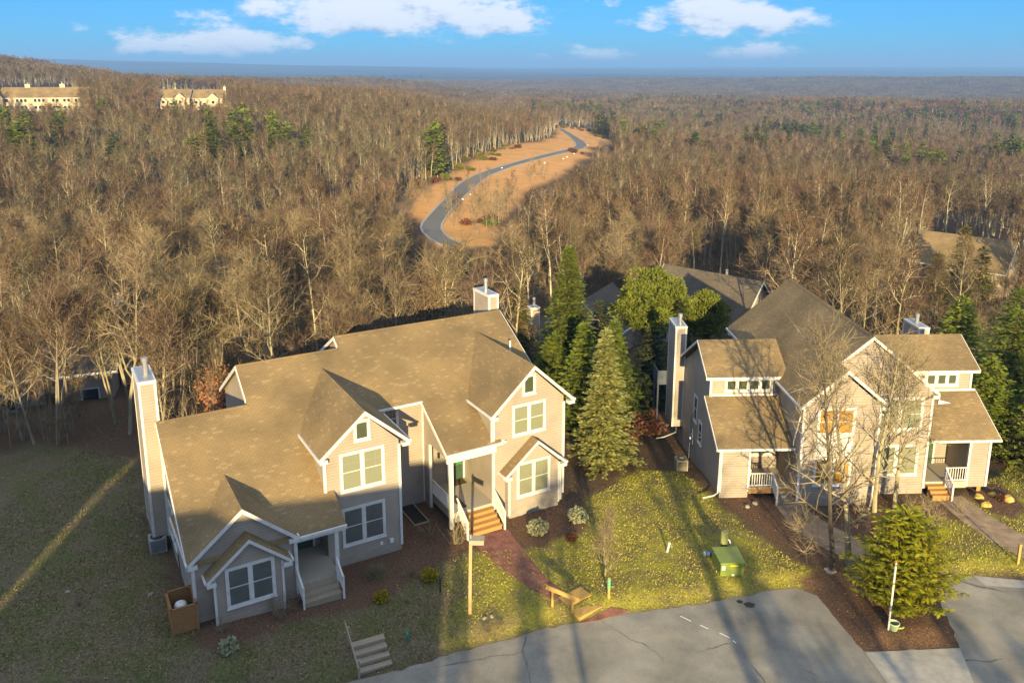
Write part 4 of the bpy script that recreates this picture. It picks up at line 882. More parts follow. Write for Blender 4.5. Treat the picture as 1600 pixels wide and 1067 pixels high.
def far_win(H, O, A, out, w, h):
    O = Vector(O); A = Vector(A); out = Vector(out); Z = Vector((0, 0, 1))
    def bx(mb, a0, a1, b0, b1, c0, c1):
        q = [O + A * a + Z * b + out * c for (a, b, c) in [(a0, b0, c0), (a1, b0, c0), (a1, b1, c0), (a0, b1, c0), (a0, b0, c1), (a1, b0, c1), (a1, b1, c1), (a0, b1, c1)]]
        mb.add(q, [(3, 2, 1, 0), (4, 5, 6, 7), (0, 1, 5, 4), (1, 2, 6, 5), (2, 3, 7, 6), (3, 0, 4, 7)])
    m = MB(); c = .14; bx(m, 0, w, 0, c, -.02, .06); bx(m, 0, w, h - c, h, -.02, .06); bx(m, 0, c, c, h - c, -.02, .06); bx(m, w - c, w, c, h - c, -.02, .06)
    f = m.build('window', M_TRIM, H); g = MB(); bx(g, c, w - c, c, h - c, -.01, .02); g.build('pane', M_DARKGL, f)
M_DARKGL = flat('dark_window_glass', (.03, .035, .045), .08, .6)
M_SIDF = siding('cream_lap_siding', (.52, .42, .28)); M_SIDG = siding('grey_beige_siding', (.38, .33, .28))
def far_houses():
    def place(px, py, y, dz=0): p = at_y(px, py, y); return p
    # dark roof showing over the pine, and its hidden neighbour
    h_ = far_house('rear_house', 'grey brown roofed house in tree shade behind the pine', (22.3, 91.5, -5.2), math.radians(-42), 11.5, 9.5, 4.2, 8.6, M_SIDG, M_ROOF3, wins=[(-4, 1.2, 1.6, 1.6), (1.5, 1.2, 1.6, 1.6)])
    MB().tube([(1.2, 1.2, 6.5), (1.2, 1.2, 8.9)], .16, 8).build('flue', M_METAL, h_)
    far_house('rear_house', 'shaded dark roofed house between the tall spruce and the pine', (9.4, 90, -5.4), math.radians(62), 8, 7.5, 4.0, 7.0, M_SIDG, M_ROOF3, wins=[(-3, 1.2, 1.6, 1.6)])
    far_house('hillside_house', 'tan roofed house half hidden by yellow green pines at the right', (74.8, 136, -10.0), math.radians(-43), 14, 10, 4.5, 8.6, M_SIDF, M_ROOF2, chim=[(-8.2, -2.5, .9, .9, 3, 6.3)], wins=[(-7, 1.3, 1.5, 1.5), (4, 1.3, 1.5, 1.5)])
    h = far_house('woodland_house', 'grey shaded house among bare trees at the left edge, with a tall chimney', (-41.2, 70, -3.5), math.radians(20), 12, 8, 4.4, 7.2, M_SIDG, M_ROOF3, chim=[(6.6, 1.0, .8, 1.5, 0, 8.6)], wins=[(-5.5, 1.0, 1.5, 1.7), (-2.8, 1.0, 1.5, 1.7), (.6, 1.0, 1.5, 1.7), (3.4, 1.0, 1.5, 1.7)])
    rl = railing(h, (-6, -6.0, 1.2), (-1, -6.0, 1.2), .95, mat=M_GREYM); MB().box(-6.1, -.9, -6.1, -4.6, 1.0, 1.15).build('rear_deck', M_GREYM, h)
    # lone chimney of a house hidden in the evergreens
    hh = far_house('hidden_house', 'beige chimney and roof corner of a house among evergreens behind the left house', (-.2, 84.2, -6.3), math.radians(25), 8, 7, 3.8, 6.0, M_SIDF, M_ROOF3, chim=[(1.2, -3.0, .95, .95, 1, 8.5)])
    # the long cream terrace on the left hillside
    p = ground(62, 176); L_ = 34
    H = far_house('terrace_house', 'long cream two storey terrace with pale chimneys on the left hillside', (p.x, p.y + 8, p.z + .5), math.radians(12), 38, 12, 6.6, 11.2, M_SIDF, M_ROOF2, chim=[(-8, .5, 2.2, 1.6, 9, 12.6), (7.5, .5, 2.2, 1.6, 9, 12.6)],
                  wins=[(x + .2, z, 1.5, 1.7) for z in (.9, 4.2) for x in (-17, -12.4, -10.6, -8.8, -4.5, -2.7, -.9, 3.5, 5.3, 8.5, 10.3, 13.6, 15.4)], base=8)
    wg = MB(); wg.prism([(-24, -9, -8), (-24, -9, 6.4), (-20.5, -9, 10.6), (-17, -9, 6.4), (-17, -9, -8)], (0, 14, 0)); wg.build('wall', M_SIDF, H)
    gable_roof(H, M_ROOF2, -24.6, -16.4, 6.1, -20.5, 11.0, -9.5, 5.2, ret=False, rake=.4); far_win(H, (-21.6, -9, 1.0), (1, 0, 0), (0, -1, 0), 2, 1.8)
    MB().box(-16, 19, -7.6, -6.0, .2, .5).build('balcony', M_TRIM, H)
    p = ground(300, 172)
    for k, (dx, lab) in enumerate(((-9.5, 'cream gabled hillside house without chimney, left one of the pair'), (9.0, 'cream gabled hillside house with a pale side chimney, right one of the pair'))):
        H = far_house('gabled_house', lab, (p.x + dx, p.y + 6 - k * 3, p.z + 1.2), math.radians(6), 15, 11, 5.2, 9.4, M_SIDF, M_ROOF2, chim=[(8.0, .5, 1.2, 2.0, 0, 10.6)] if k else [], wins=[(-6, 1, 1.5, 1.7), (-2.5, 1, 1.5, 1.7), (-6, 4 - .5, 1.4, 1.3)], base=8)
        for (a, w) in ((3.2, 5.2), (-5.4, 3.4)):
            hh_ = 5.0 if w > 4 else 3.6
            wg = MB(); wg.prism([(a - w / 2, -7.5, -8), (a - w / 2, -7.5, hh_), (a, -7.5, hh_ + w * .42), (a + w / 2, -7.5, hh_), (a + w / 2, -7.5, -8)], (0, 7, 0)); wg.build('wall', M_SIDF, H)
            gable_roof(H, M_ROOF2, a - w / 2 - .4, a + w / 2 + .4, hh_ - .2, a, hh_ + w * .42 + .2, -7.9, 1.5, ret=False, rake=.35)
            far_win(H, (a - .9, -7.5, 2.0), (1, 0, 0), (0, -1, 0), 1.8, 1.8)
    # low flat roofed buildings at the right edge and specks of white houses far away
    p = ground(1585, 300)
    H = empty('flat_building', (p.x, p.y + 4, p.z + 4.5), math.radians(-8)); tag(H, 'long low white building with dark roof at the right edge of the woods', 'building')
    MB().box(-14, 16, -4, 6, -8, 3.2).build('wall', M_WHITEP, H); MB().box(-14.5, 16.5, -4.6, 6.5, 3.2, 3.7).build('roof', M_BLACK, H)
    for k in range(6): far_win(H, (-12 + k * 4.5, -4, .8), (1, 0, 0), (0, -1, 0), 2.2, 1.5)
    for (px, py, dist, s, lab) in [(1344, 147, 2600, 10, 'white gabled house in the far clearing, nearest of the group'), (1368, 145, 2700, 8, 'small white house right of centre in the far clearing'), (1331, 136, 2850, 8, 'small white house highest up in the far clearing'), (1347, 153, 2450, 11, 'long tan house at the lower edge of the far clearing')]:
        r = ray(px, py); t = dist / r.y; q = (r.x * t, dist); zz = CAMH + r.z * t
        far_house('distant_house', lab, (q[0], q[1], zz - s * .5), .2, s * 1.6, s, s * .55, s * .95, M_WHITEP if 'tan' not in lab else M_SIDF, M_ROOF2, base=25)
    r = ray(242, 119); t = 5200 / r.y; H = empty('water_tower', (r.x * t, 5200, CAMH + r.z * t - 32)); tag(H, 'tiny white water tower standing on the far blue ridge', 'water tower')
    m = MB(); m.tube([(0, 0, 22), (0, 0, 25), (0, 0, 30), (0, 0, 34), (0, 0, 36)], [3, 7.5, 9.5, 7, 1.5], 14); m.build('tank', M_WHITEP, H); MB().tube([(0, 0, -40), (0, 0, 22)], [3.5, 2.2], 10).build('column', M_WHITEP, H)
far_houses()

# ------------------------------------------------------------------ small things round the houses
def P0(px, py): return ground(px, py)
HU, HV = Vector((math.cos(math.radians(29.8)), math.sin(math.radians(29.8)), 0)), Vector((-math.sin(math.radians(29.8)), math.cos(math.radians(29.8)), 0))
def h1p(u, v, z=None):
    p = Vector((3.01, 47.64, 0)) + HU * u + HV * v; p.z = Tz(p.x, p.y) if z is None else z; return p
def h2p(u, v):
    a = math.radians(2.1); p = Vector((17.37 + u * math.cos(a) - v * math.sin(a), 46.94 + u * math.sin(a) + v * math.cos(a), 0)); p.z = Tz(p.x, p.y); return p
A1, A2 = math.radians(29.8), math.radians(2.1)
def ac_unit(loc, rz, label, s=.42, h=.82, body=None):
    r = empty('air_conditioner', loc, rz); tag(r, label, 'air conditioner', 'air conditioning units beside the houses')
    body = body or M_GREYM
    m = MB()
    m.box(-s, s, -s, s, -.05, .08); m.box(-s, s, -s, s, h - .09, h - .03)
    for a in (-s, s - .06):
        for b in (-s, s - .06): m.box(a, a + .06, b, b + .06, .08, h - .09)
    m.build('frame', body, r)
    MB().box(-s + .05, s - .05, -s + .05, s - .05, .08, h - .09).build('coil', M_BLACK, r)
    l = MB()
    for k in range(8):
        z = .13 + k * (h - .28) / 7
        l.box(-s + .06, s - .06, -s - .004, -s + .03, z, z + .03); l.box(-s + .06, s - .06, s - .03, s + .004, z, z + .03); l.box(-s - .004, -s + .03, -s + .06, s - .06, z, z + .03); l.box(s - .03, s + .004, -s + .06, s - .06, z, z + .03)
    l.build('louvre', body, r)
    g = MB(); g.tube([(0, 0, h - .03), (0, 0, h + .01)], s * .82, 20); g.build('fan_grille', M_BLACK, r)
    g = MB(); g.tube([(0, 0, h), (0, 0, h + .05)], .12, 12)
    for k in range(10): a = k * math.pi / 5; g.beam((math.cos(a) * .1, math.sin(a) * .1, h + .02), (math.cos(a) * s * .8, math.sin(a) * s * .8, h + .015), .015, .012)
    g.build('fan_hub', body, r)
ac_unit(h1p(-22.47, 5.45), A1, 'grey air conditioning unit under the left chimney of the beige house')
ac_unit(h2p(-5.72, 5.9), A2, 'pale air conditioning unit beside the blue shaded wall of the tan house', .38, .85, M_TANM)
# pipe run from the condenser to the wall
# slatted enclosure with a white tank inside
p = h1p(-22.33, -1.8); e = empty('slatted_enclosure', p, A1); tag(e, 'brown wooden screen box open at the top, against the corner of the beige house', 'enclosure')
W, D_, H_ = .55, .78, 1.35
for (a, b_) in ((-W, -D_), (W, -D_), (-W, D_), (W, D_)): MB().box(a - .05, a + .05, b_ - .05, b_ + .05, -.1, H_ + .04).build('post', M_ENCL, e)
for k, (x0, x1, y0, y1) in enumerate(((-W + .05, W - .05, -D_ - .02, -D_ + .02), (-W + .05, W - .05, D_ - .02, D_ + .02), (-W - .02, -W + .02, -D_ + .05, D_ - .05), (W - .02, W + .02, -D_ + .05, D_ - .05))):
    n = 11
    for i in range(n):
        z = .08 + i * (H_ - .12) / n; MB().box(x0, x1, y0, y1, z, z + (H_ - .12) / n - .012).build('slat', M_ENCL, e)
t = MB(); t.box(-W - .06, W + .06, -D_ - .06, -D_ + .05, H_, H_ + .04); t.box(-W - .06, W + .06, D_ - .05, D_ + .06, H_, H_ + .04); t.box(-W - .06, -W + .05, -D_ + .051, D_ - .051, H_, H_ + .04); t.box(W - .05, W + .06, -D_ + .051, D_ - .051, H_, H_ + .04); t.build('cap_rail', M_ENCL, e)
tk = empty('gas_tank', p + HU * -.05 + HV * -.05, A1); tag(tk, 'white round topped tank standing inside the brown wooden screen box', 'tank')
m = MB(); m.tube([(0, 0, 0), (0, 0, .1), (0, 0, 1.05), (0, 0, 1.15), (0, 0, 1.19)], [.2, .28, .28, .24, .12], 20); m.build('body', M_WHITEP, tk, smooth=True)
m = MB(); m.tube([(0, 0, 1.17), (0, 0, 1.24)], .07, 10); m.build('valve', M_WHITEP, tk)
# crawl space hatch
p = h1p(-8.75, 2.5); e = empty('window_well', p + Vector((0, 0, .02)), A1); tag(e, 'dark rectangular ground hatch with pale frame between the gable and the cedar stairs', 'hatch')
w, l = .42, 1.15
MB().box(-w, w, -l, l, 0, .05).build('cover', M_BLACK, e)
m = MB(); m.box(-w - .06, w + .06, -l - .06, -l, 0, .09); m.box(-w - .06, w + .06, l, l + .06, 0, .09); m.box(-w - .06, -w, -l, l, 0, .09); m.box(w, w + .06, -l, l, 0, .09); m.build('frame', M_TANM, e)
# lamp post
p = P0(734, 958); e = empty('street_lamp', p); tag(e, 'tall square wooden lamp post with flat tan head in front of the beige house', 'street lamp')
m = MB(); m.prism([(-.075, -.075, -.2), (.075, -.075, -.2), (.075, .075, -.2), (-.075, .075, -.2)], (.09, 0, 4.15)); m.build('post', M_POST, e)
m = MB(); m.box(.02, .72, -.22, .22, 3.82, 4.02); m.box(.0, .74, -.24, .24, 4.02, 4.07); m.build('lamp_head', M_TANM, e)
MB().box(.2, .68, -.18, .18, 3.80, 3.82).build('lens', M_WHITEP, e)
MB().tube([(.09, 0, 3.95), (.09, 0, 4.25)], .05, 8).build('photocell', M_GREYM, e)
# timber steps from the lawn to the car park (two flights)
def timber_steps(name, label, px, py, ang, w, n, tread, rise, mat, rail, rail_side):
    p = P0(px, py); e = empty(name, Vector((p.x, p.y, max(LOT_Z, p.z - .05))), ang); tag(e, label, 'steps', 'timber steps down to the parking lot')
    for i in range(n):
        z = rise * (i + 1); y0 = i * tread
        m = MB(); nb = max(1, round(tread / .3)); bw = tread / nb
        for q in range(nb): m.box(-w / 2, w / 2, y0 - .02 + q * bw, y0 + (q + 1) * bw - .028, z - .06, z - .002 * (q % 2))
        m.box(-w / 2 + .01, w / 2 - .01, y0 + .002, y0 + tread - .03, -.5, z - .063)
        m.build('step', mat, e)
    if rail:
        h = empty('handrail', (0, 0, 0), 0, e); s = rail_side * (w / 2 + .14)
        a = Vector((s, -.1, rise + .62)); b = Vector((s, n * tread + .1, n * rise + .66)); d = (b - a).normalized()
        m = MB(); m.beam(a - d * .35, b + d * .35, .05, .20); m.build('rail', rail, h)
        for q in (a, b): MB().box(q.x - .05 - rail_side * .08, q.x + .05 - rail_side * .08, q.y - .05, q.y + .05, -.2, q.z + .1).build('post', rail, h)
    return e
timber_steps('timber_steps', 'yellow timber steps between the yellow handrail and the red brick landing', 923, 959, math.radians(36), 1.45, 2, .82, .20, M_LUMB, None, -1)
pa_, pb_ = P0(863, 947), P0(894, 957); e = empty('handrail', pa_); tag(e, 'sloping yellow timber handrail on two posts beside the yellow steps', 'handrail')
d_ = pb_ - pa_; d_.z = -.28; n_ = Vector((-d_.y, d_.x, 0)).normalized() * -.05
m = MB(); m.beam(Vector((0, 0, .98)) - d_ * .32 + n_, Vector((0, 0, .98)) + d_ * 1.35 + n_, .05, .22); m.build('rail', M_LUMB, e)
for q_ in (Vector((0, 0, 0)), Vector((d_.x, d_.y, 0))):
    z0_ = -.3 if q_.length == 0 else pb_.z - pa_.z - .3; MB().box(q_.x - .05, q_.x + .05, q_.y - .05, q_.y + .05, z0_, 1.0 + (d_.z if q_.length else 0)).build('post', M_LUMB, e)
timber_steps('timber_steps', 'weathered grey timber steps with dark posts at the bottom edge of the shaded lawn', 588, 1047, math.radians(25), 1.5, 4, .36, .185, M_STEPG, M_STEPG, -1)
# house number posts and survey stakes
def digits(mb, s, x, z, hgt):
    """white block figures drawn as strokes"""
    st = {'1': [((.5, 0), (.5, 1)), ((.3, .8), (.5, 1))], '4': [((.75, 0), (.75, 1)), ((.2, .4), (.95, .4)), ((.2, .4), (.7, 1))], '7': [((.15, 1), (.85, 1)), ((.85, 1), (.4, 0))]}
    w = hgt * .6
    for (a, b_) in st[s]:
        mb.beam((x + (a[0] - .5) * w, -.062, z + a[1] * hgt), (x + (b_[0] - .5) * w, -.062, z + b_[1] * hgt), .006, hgt * .16, up=(0, 1, 0.01))
def number_post(px, py, h, label, chars, col):
    p = P0(px, py); e = empty('number_post', p); tag(e, label, 'number post')
    MB().box(-.06, .06, -.05, .05, -.1, h).build('post', col, e)
    MB().box(-.075, .075, -.058, -.051, h * .5, h - .02).build('number_plate', flat('green_plate', (.08, .33, .16)), e)
    m = MB(); k = len(chars); hh = (h * .5 - .08) / k
    for i, c in enumerate(chars): digits(m, c, 0, h - .06 - hh * (i + 1) + hh * .15, hh * .7)
    m.build('figures', M_WHITEP, e)
number_post(951, 934, 1.15, 'yellow wooden post with a green number plate right of the timber steps', '444', M_LUMB)
number_post(637, 1001, .62, 'short green stake with white figures in the shaded lawn', '171', flat('green_stake', (.03, .20, .15)))
p = P0(688, 925); e = empty('garden_stake', p); tag(e, 'short black stake in the lawn behind the yellow shrub', 'stake'); m = MB(); m.tube([(0, 0, -.1), (0, 0, .72), (0, 0, .78)], [.035, .035, .06], 8); m.build('rod', M_BLACK, e)
p = P0(1590, 880); e = empty('bollard', p); tag(e, 'yellow wooden post at the right end of the tan walk', 'post'); MB().box(-.06, .06, -.06, .06, -.1, 1.1).build('post', M_LUMB, e); MB().box(-.07, .07, -.07, .07, 1.1, 1.15).build('cap', M_LUMB, e)
# electric transformer, pedestal, pipes
p = P0(1139, 891); e = empty('transformer_box', p, math.radians(3)); tag(e, 'olive green steel transformer box on the lawn by the parking lot', 'transformer')
m = MB(); m.prism([(-.62, -.5, -.1), (.62, -.5, -.1), (.66, .95, -.1), (-.66, .95, -.1)], (0, 0, .82)); m.build('cabinet', M_GREENM, e)
m = MB(); m.prism([(-.66, -.55, .73), (.66, -.55, .73), (.70, .99, .73), (-.70, .99, .73)], (0, 0, .07)); m.build('lid', M_GREENM, e)
MB().box(-.1, .32, -.515, -.505, .56, .64).build('warning_label', flat('yellow_label', (.75, .6, .03)), e); MB().box(-.56, -.38, -.515, -.505, .36, .60).build('data_label', M_WHITEP, e); MB().box(-.02, .12, -.53, -.5, .02, .12).build('padlock', M_WHITEP, e)
p = P0(1130, 868); e = empty('utility_pedestal', p); tag(e, 'slim pedestal with a pale green cap behind the olive transformer box', 'pedestal')
m = MB(); m.tube([(0, 0, -.1), (0, 0, .95)], .17, 14); m.build('base', flat('dark_blue_green', (.05, .09, .08)), e); m = MB(); m.tube([(0, 0, .8), (0, 0, 1.42), (0, 0, 1.46)], [.2, .2, .16], 14); m.build('cap', flat('pale_green_cap', (.36, .37, .14)), e)
p = P0(1142, 866); e = empty('conduit', p); tag(e, 'bent white conduit right of the green capped pedestal', 'conduit'); MB().tube([(0, 0, -.1), (-.02, 0, .5), (-.12, 0, .85), (-.25, .05, .92)], .04, 8).build('pipe', M_WHITEP, e)
p = P0(1111, 868); e = empty('drain_pipe', p); tag(e, 'short blue pipe with white collar lying left of the transformer box', 'pipe'); MB().tube([(-.35, 0, .13), (.4, .05, .13)], .11, 12).build('pipe', flat('blue_pipe', (.10, .16, .36)), e); MB().tube([(-.40, 0, .13), (-.33, 0, .13)], .14, 12).build('collar', M_WHITEP, e)
p = P0(1042, 862); e = empty('cleanout_pipe', p); tag(e, 'leaning white pipe stub in the sunny lawn', 'pipe'); MB().tube([(0, 0, -.1), (.13, .05, .5)], .055, 8).build('pipe', M_WHITEP, e); MB().tube([(.125, .05, .47), (.14, .055, .53)], .07, 8).build('cap', M_WHITEP, e); MB().beam((.13, .05, .5), (.3, .1, .25), .03, .03).build('brace', M_GREYM, e)
p = P0(1388, 983); e = empty('marker_pole', p); tag(e, 'tall thin white pole with an orange tip on the mulched island', 'pole'); MB().tube([(0, 0, -.2), (.02, 0, 3.55)], .045, 8).build('shaft', M_WHITEP, e); MB().tube([(.02, 0, 3.55), (.02, 0, 3.66)], .05, 8).build('tip', flat('orange_tip', (.6, .2, .05)), e); MB().tube([(.01, 0, 2.4), (.012, 0, 2.5)], .06, 8).build('band', M_GREENM, e)
p = P0(1396, 983); e = empty('watering_bucket', p); tag(e, 'pale green bucket at the foot of the white pole', 'bucket'); m = MB(); m.tube([(0, 0, 0), (0, 0, .36)], [.17, .24], 14, False); m.tube([(0, 0, .01), (0, 0, .03)], .17, 14); m.build('body', flat('pale_green_plastic', (.30, .42, .20)), e); m = MB(); m.tube([(.24 * math.cos(k * .4), .24 * math.sin(k * .4) , .36) for k in range(17)], .02, 6, False); m.build('rim', M_WHITEP, e); m = MB(); m.tube([(.15, -.05, .1), (.34, -.12, .16), (.42, -.14, .24)], .04, 6); m.build('spout', flat('pale_green_plastic', (.35, .42, .10)), e)
# white chalk marks on the asphalt
m = MB()
for (a, b_) in (((1063, 962), (1080, 970)), ((1094, 976), (1107, 982)), ((1124, 988), (1140, 996)), ((1145, 1000), (1150, 1004))):
    A_ = on_z(*a, LOT_Z + .016); B_ = on_z(*b_, LOT_Z + .016); n_ = (B_ - A_).normalized().cross(Vector((0, 0, 1))) * .03
    m.quad(A_ - n_, B_ - n_, B_ + n_, A_ + n_)
tag(m.build('painted_line', M_WHITEP), 'faint dashed white line across the sunny asphalt', kind='structure')
# rocks: by the right porch, by the lawn edge, by the birches; kerb markers along the far road
def rock(loc, s, label, mat=None, cat='rock', group=None, seed=0, flatn=.6):
    bm = bmesh.new(); bmesh.ops.create_icosphere(bm, subdivisions=2, radius=1)
    for v in bm.verts:
        n = noise.noise(v.co * 1.3 + Vector((seed * 3.1, 0, 0))); v.co *= 1 + n * .45; v.co.z *= flatn
    me = bpy.data.meshes.new('rock'); bm.to_mesh(me); bm.free(); me.materials.append(mat or M_ROCK)
    o = link('rock', me, None, Vector(loc) + Vector((0, 0, s * .15))); o.scale = (s, s * .8, s); o.rotation_euler = (0, 0, seed); tag(o, label, cat, group); return o
M_ROCKY = noisy('yellow_stone', [(.3, (.42, .30, .07)), (.7, (.62, .46, .13))], 3, bump=.4)
for i, (px, py, s, lab) in enumerate([(1530, 778, .36, 'yellow boulder in the bed by the right porch, left one'), (1551, 774, .28, 'yellow boulder in the bed by the right porch, back one'), (1541, 790, .34, 'yellow boulder in the bed by the right porch, front one'), (1575, 781, .42, 'pale yellow flat boulder at the right end of the bed')]):
    rock(P0(px, py), s, lab, M_ROCKY, 'boulder', 'yellow boulders by the right porch', i + 1)
rock(P0(1297, 893), .28, 'pale wedge of stone at the foot of the birches', M_ROCK, 'rock', None, 9)
for i, (px, py, s, lab) in enumerate([(757, 966, .12, 'left one of two small pale stones by the lawn edge'), (768, 963, .12, 'right one of two small pale stones by the lawn edge'), (106, 925, .13, 'small pale stone in the dark left lawn'), (236, 929, .16, 'square pale stone left of the screen box'), (215, 838, .10, 'small pale stone left of the air conditioner'), (1340, 905, .2, 'brown stone under the bright young pine'), (1168, 792, .18, 'flat stone by the left porch of the tan house, front one'), (1180, 787, .2, 'flat stone by the left porch of the tan house, back one')]):
    rock(P0(px, py), s, lab, M_ROCK, 'rock', None, 20 + i)
for px, py, lab in [(735, 304.5, 'pale marker on the right verge by the near bend, upper of two'), (723, 312.5, 'pale marker on the right verge by the near bend, lower of two'), (784, 263.5, 'lone pale marker halfway along the road'), (880, 249, 'leftmost of three pale markers below the upper bend'), (886, 246, 'middle of three pale markers below the upper bend'), (897, 241, 'rightmost of three pale markers below the upper bend'), (918, 228, 'pale marker right of the upper bend'), (851, 255.5, 'pale marker between the lone one and the trio below the upper bend')]:
    q = ground(px, py); e = empty('road_marker', q); tag(e, lab, 'marker', 'pale markers beside the winding road')
    MB().box(-.28, .28, -.25, .25, -.3, .42).build('block', M_WHITEP, e)

# ------------------------------------------------------------------ vegetation
def bark_mat(name, c1, c2, rnd=.18):
    return noisy(name, [(.3, c1), (.7, c2)], 3, 6, .95, .4, 14, .05, rnd=rnd, stretch=(1, 1, .35))
M_BARK = bark_mat('grey_tan_bark', (.17, .145, .10), (.37, .32, .225))
M_BARKP = bark_mat('pale_mossy_bark', (.20, .18, .10), (.44, .39, .26))
M_BARKD = bark_mat('dark_bark', (.06, .05, .04), (.13, .11, .085))
M_TWIG = noisy('brown_twigs', [(.3, (.08, .058, .036)), (.7, (.185, .135, .085))], 1.2, rough=.9, rnd=.4, spec=.05)
M_TWIGY = noisy('tan_twigs', [(.3, (.16, .12, .068)), (.7, (.30, .235, .14))], 1.2, rough=.9, rnd=.2, spec=.05)
def leafmat(name, c1, c2, rnd=.2, tr=.25, sc_=.9):
    m, nt, b, N, L = new_mat(name); sset(b, .75, .12)
    tc = N('ShaderNodeTexCoord'); n = N('ShaderNodeTexNoise'); n.inputs['Scale'].default_value = sc_; n.inputs['Detail'].default_value = 6; n.inputs['Roughness'].default_value = .75; L(tc.outputs['Object'], n.inputs['Vector'])
    r = ramp(N, [(.32, c1), (.68, c2)]); L(n.outputs['Fac'], r.inputs[0])
    oi = N('ShaderNodeObjectInfo'); hs = N('ShaderNodeHueSaturation'); mr = N('ShaderNodeMapRange'); L(oi.outputs['Random'], mr.inputs[0]); mr.inputs[3].default_value = 1 - rnd; mr.inputs[4].default_value = 1 + rnd; L(mr.outputs[0], hs.inputs['Value']); L(r.outputs[0], hs.inputs['Color'])
    L(hs.outputs[0], b.inputs['Base Color'])
    t = N('ShaderNodeBsdfTranslucent'); L(hs.outputs[0], t.inputs[0]); mx = N('ShaderNodeMixShader'); mx.inputs[0].default_value = tr
    out = nt.nodes['Material Output']; L(b.outputs[0], mx.inputs[1]); L(t.outputs[0], mx.inputs[2]); L(mx.outputs[0], out.inputs[0])
    return m
M_SPRUCE = leafmat('spruce_needles', (.16, .18, .045), (.42, .405, .125))
M_HEML = leafmat('hemlock_needles', (.075, .115, .015), (.24, .28, .04))
M_PINE = leafmat('pine_needles', (.085, .115, .014), (.26, .285, .05))
M_YPINE = leafmat('young_pine_needles', (.22, .235, .012), (.46, .43, .035), .1)
M_OLIVE = leafmat('olive_evergreen', (.10, .10, .02), (.25, .215, .045))
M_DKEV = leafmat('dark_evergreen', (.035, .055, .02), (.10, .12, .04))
M_COPPER = leafmat('copper_leaves', (.30, .13, .065), (.56, .28, .15), .1)
M_RUST = leafmat('rust_leaves', (.10, .045, .028), (.22, .10, .055), .2)
M_YSHRUB = leafmat('yellow_shrub_leaves', (.24, .20, .012), (.50, .40, .03), .1)
M_PALESH = leafmat('pale_weeping_leaves', (.24, .26, .15), (.46, .47, .30), .1)
M_TANGR = leafmat('dry_grass_blades', (.20, .17, .10), (.38, .33, .19), .1)

class TV:
    """fast collector for trees: tubes as short rings, twigs and leaves as single faces"""
    def __init__(s): s.v = []; s.f = []; s.m = []
    def tube(s, P, Rr, n, mi=0):
        b = len(s.v); prev = None; L_ = len(P)
        for i in range(L_):
            t = (P[min(i + 1, L_ - 1)] - P[max(i - 1, 0)]); t.normalize()
            if prev is None: prev = t.orthogonal()
            prev = prev - t * prev.dot(t); prev.normalize(); q = t.cross(prev)
            for k in range(n):
                a = 6.28318 * k / n; s.v.append(P[i] + (prev * math.cos(a) + q * math.sin(a)) * Rr[i])
        for i in range(L_ - 1):
            for k in range(n):
                k2 = (k + 1) % n; s.f.append((b + i * n + k, b + i * n + k2, b + (i + 1) * n + k2, b + (i + 1) * n + k)); s.m.append(mi)
    def tri(s, a, b_, c, mi=0):
        b = len(s.v); s.v += [a, b_, c]; s.f.append((b, b + 1, b + 2)); s.m.append(mi)
    def quad(s, a, b_, c, d, mi=0):
        b = len(s.v); s.v += [a, b_, c, d]; s.f.append((b, b + 1, b + 2, b + 3)); s.m.append(mi)
    def twig(s, p, d, l, w, R, mi=0):
        sd = d.cross(Vector((R.uniform(-1, 1), R.uniform(-1, 1), R.uniform(-1, 1)))); sd.normalize(); sd *= w / 2
        s.tri(p - sd, p + sd, p + d * l, mi)
    def mesh(s, name, mats):
        me = bpy.data.meshes.new(name); me.from_pydata([tuple(v) for v in s.v], [], s.f)
        for m in mats: me.materials.append(m)
        if any(s.m): me.polygons.foreach_set('material_index', s.m)
        me.update(); return me
def rvec(R, up=0.0):
    while 1:
        v = Vector((R.uniform(-1, 1), R.uniform(-1, 1), R.uniform(-1, 1)))
        if .05 < v.length < 1: break
    v.normalize(); v.z += up; v.normalize(); return v
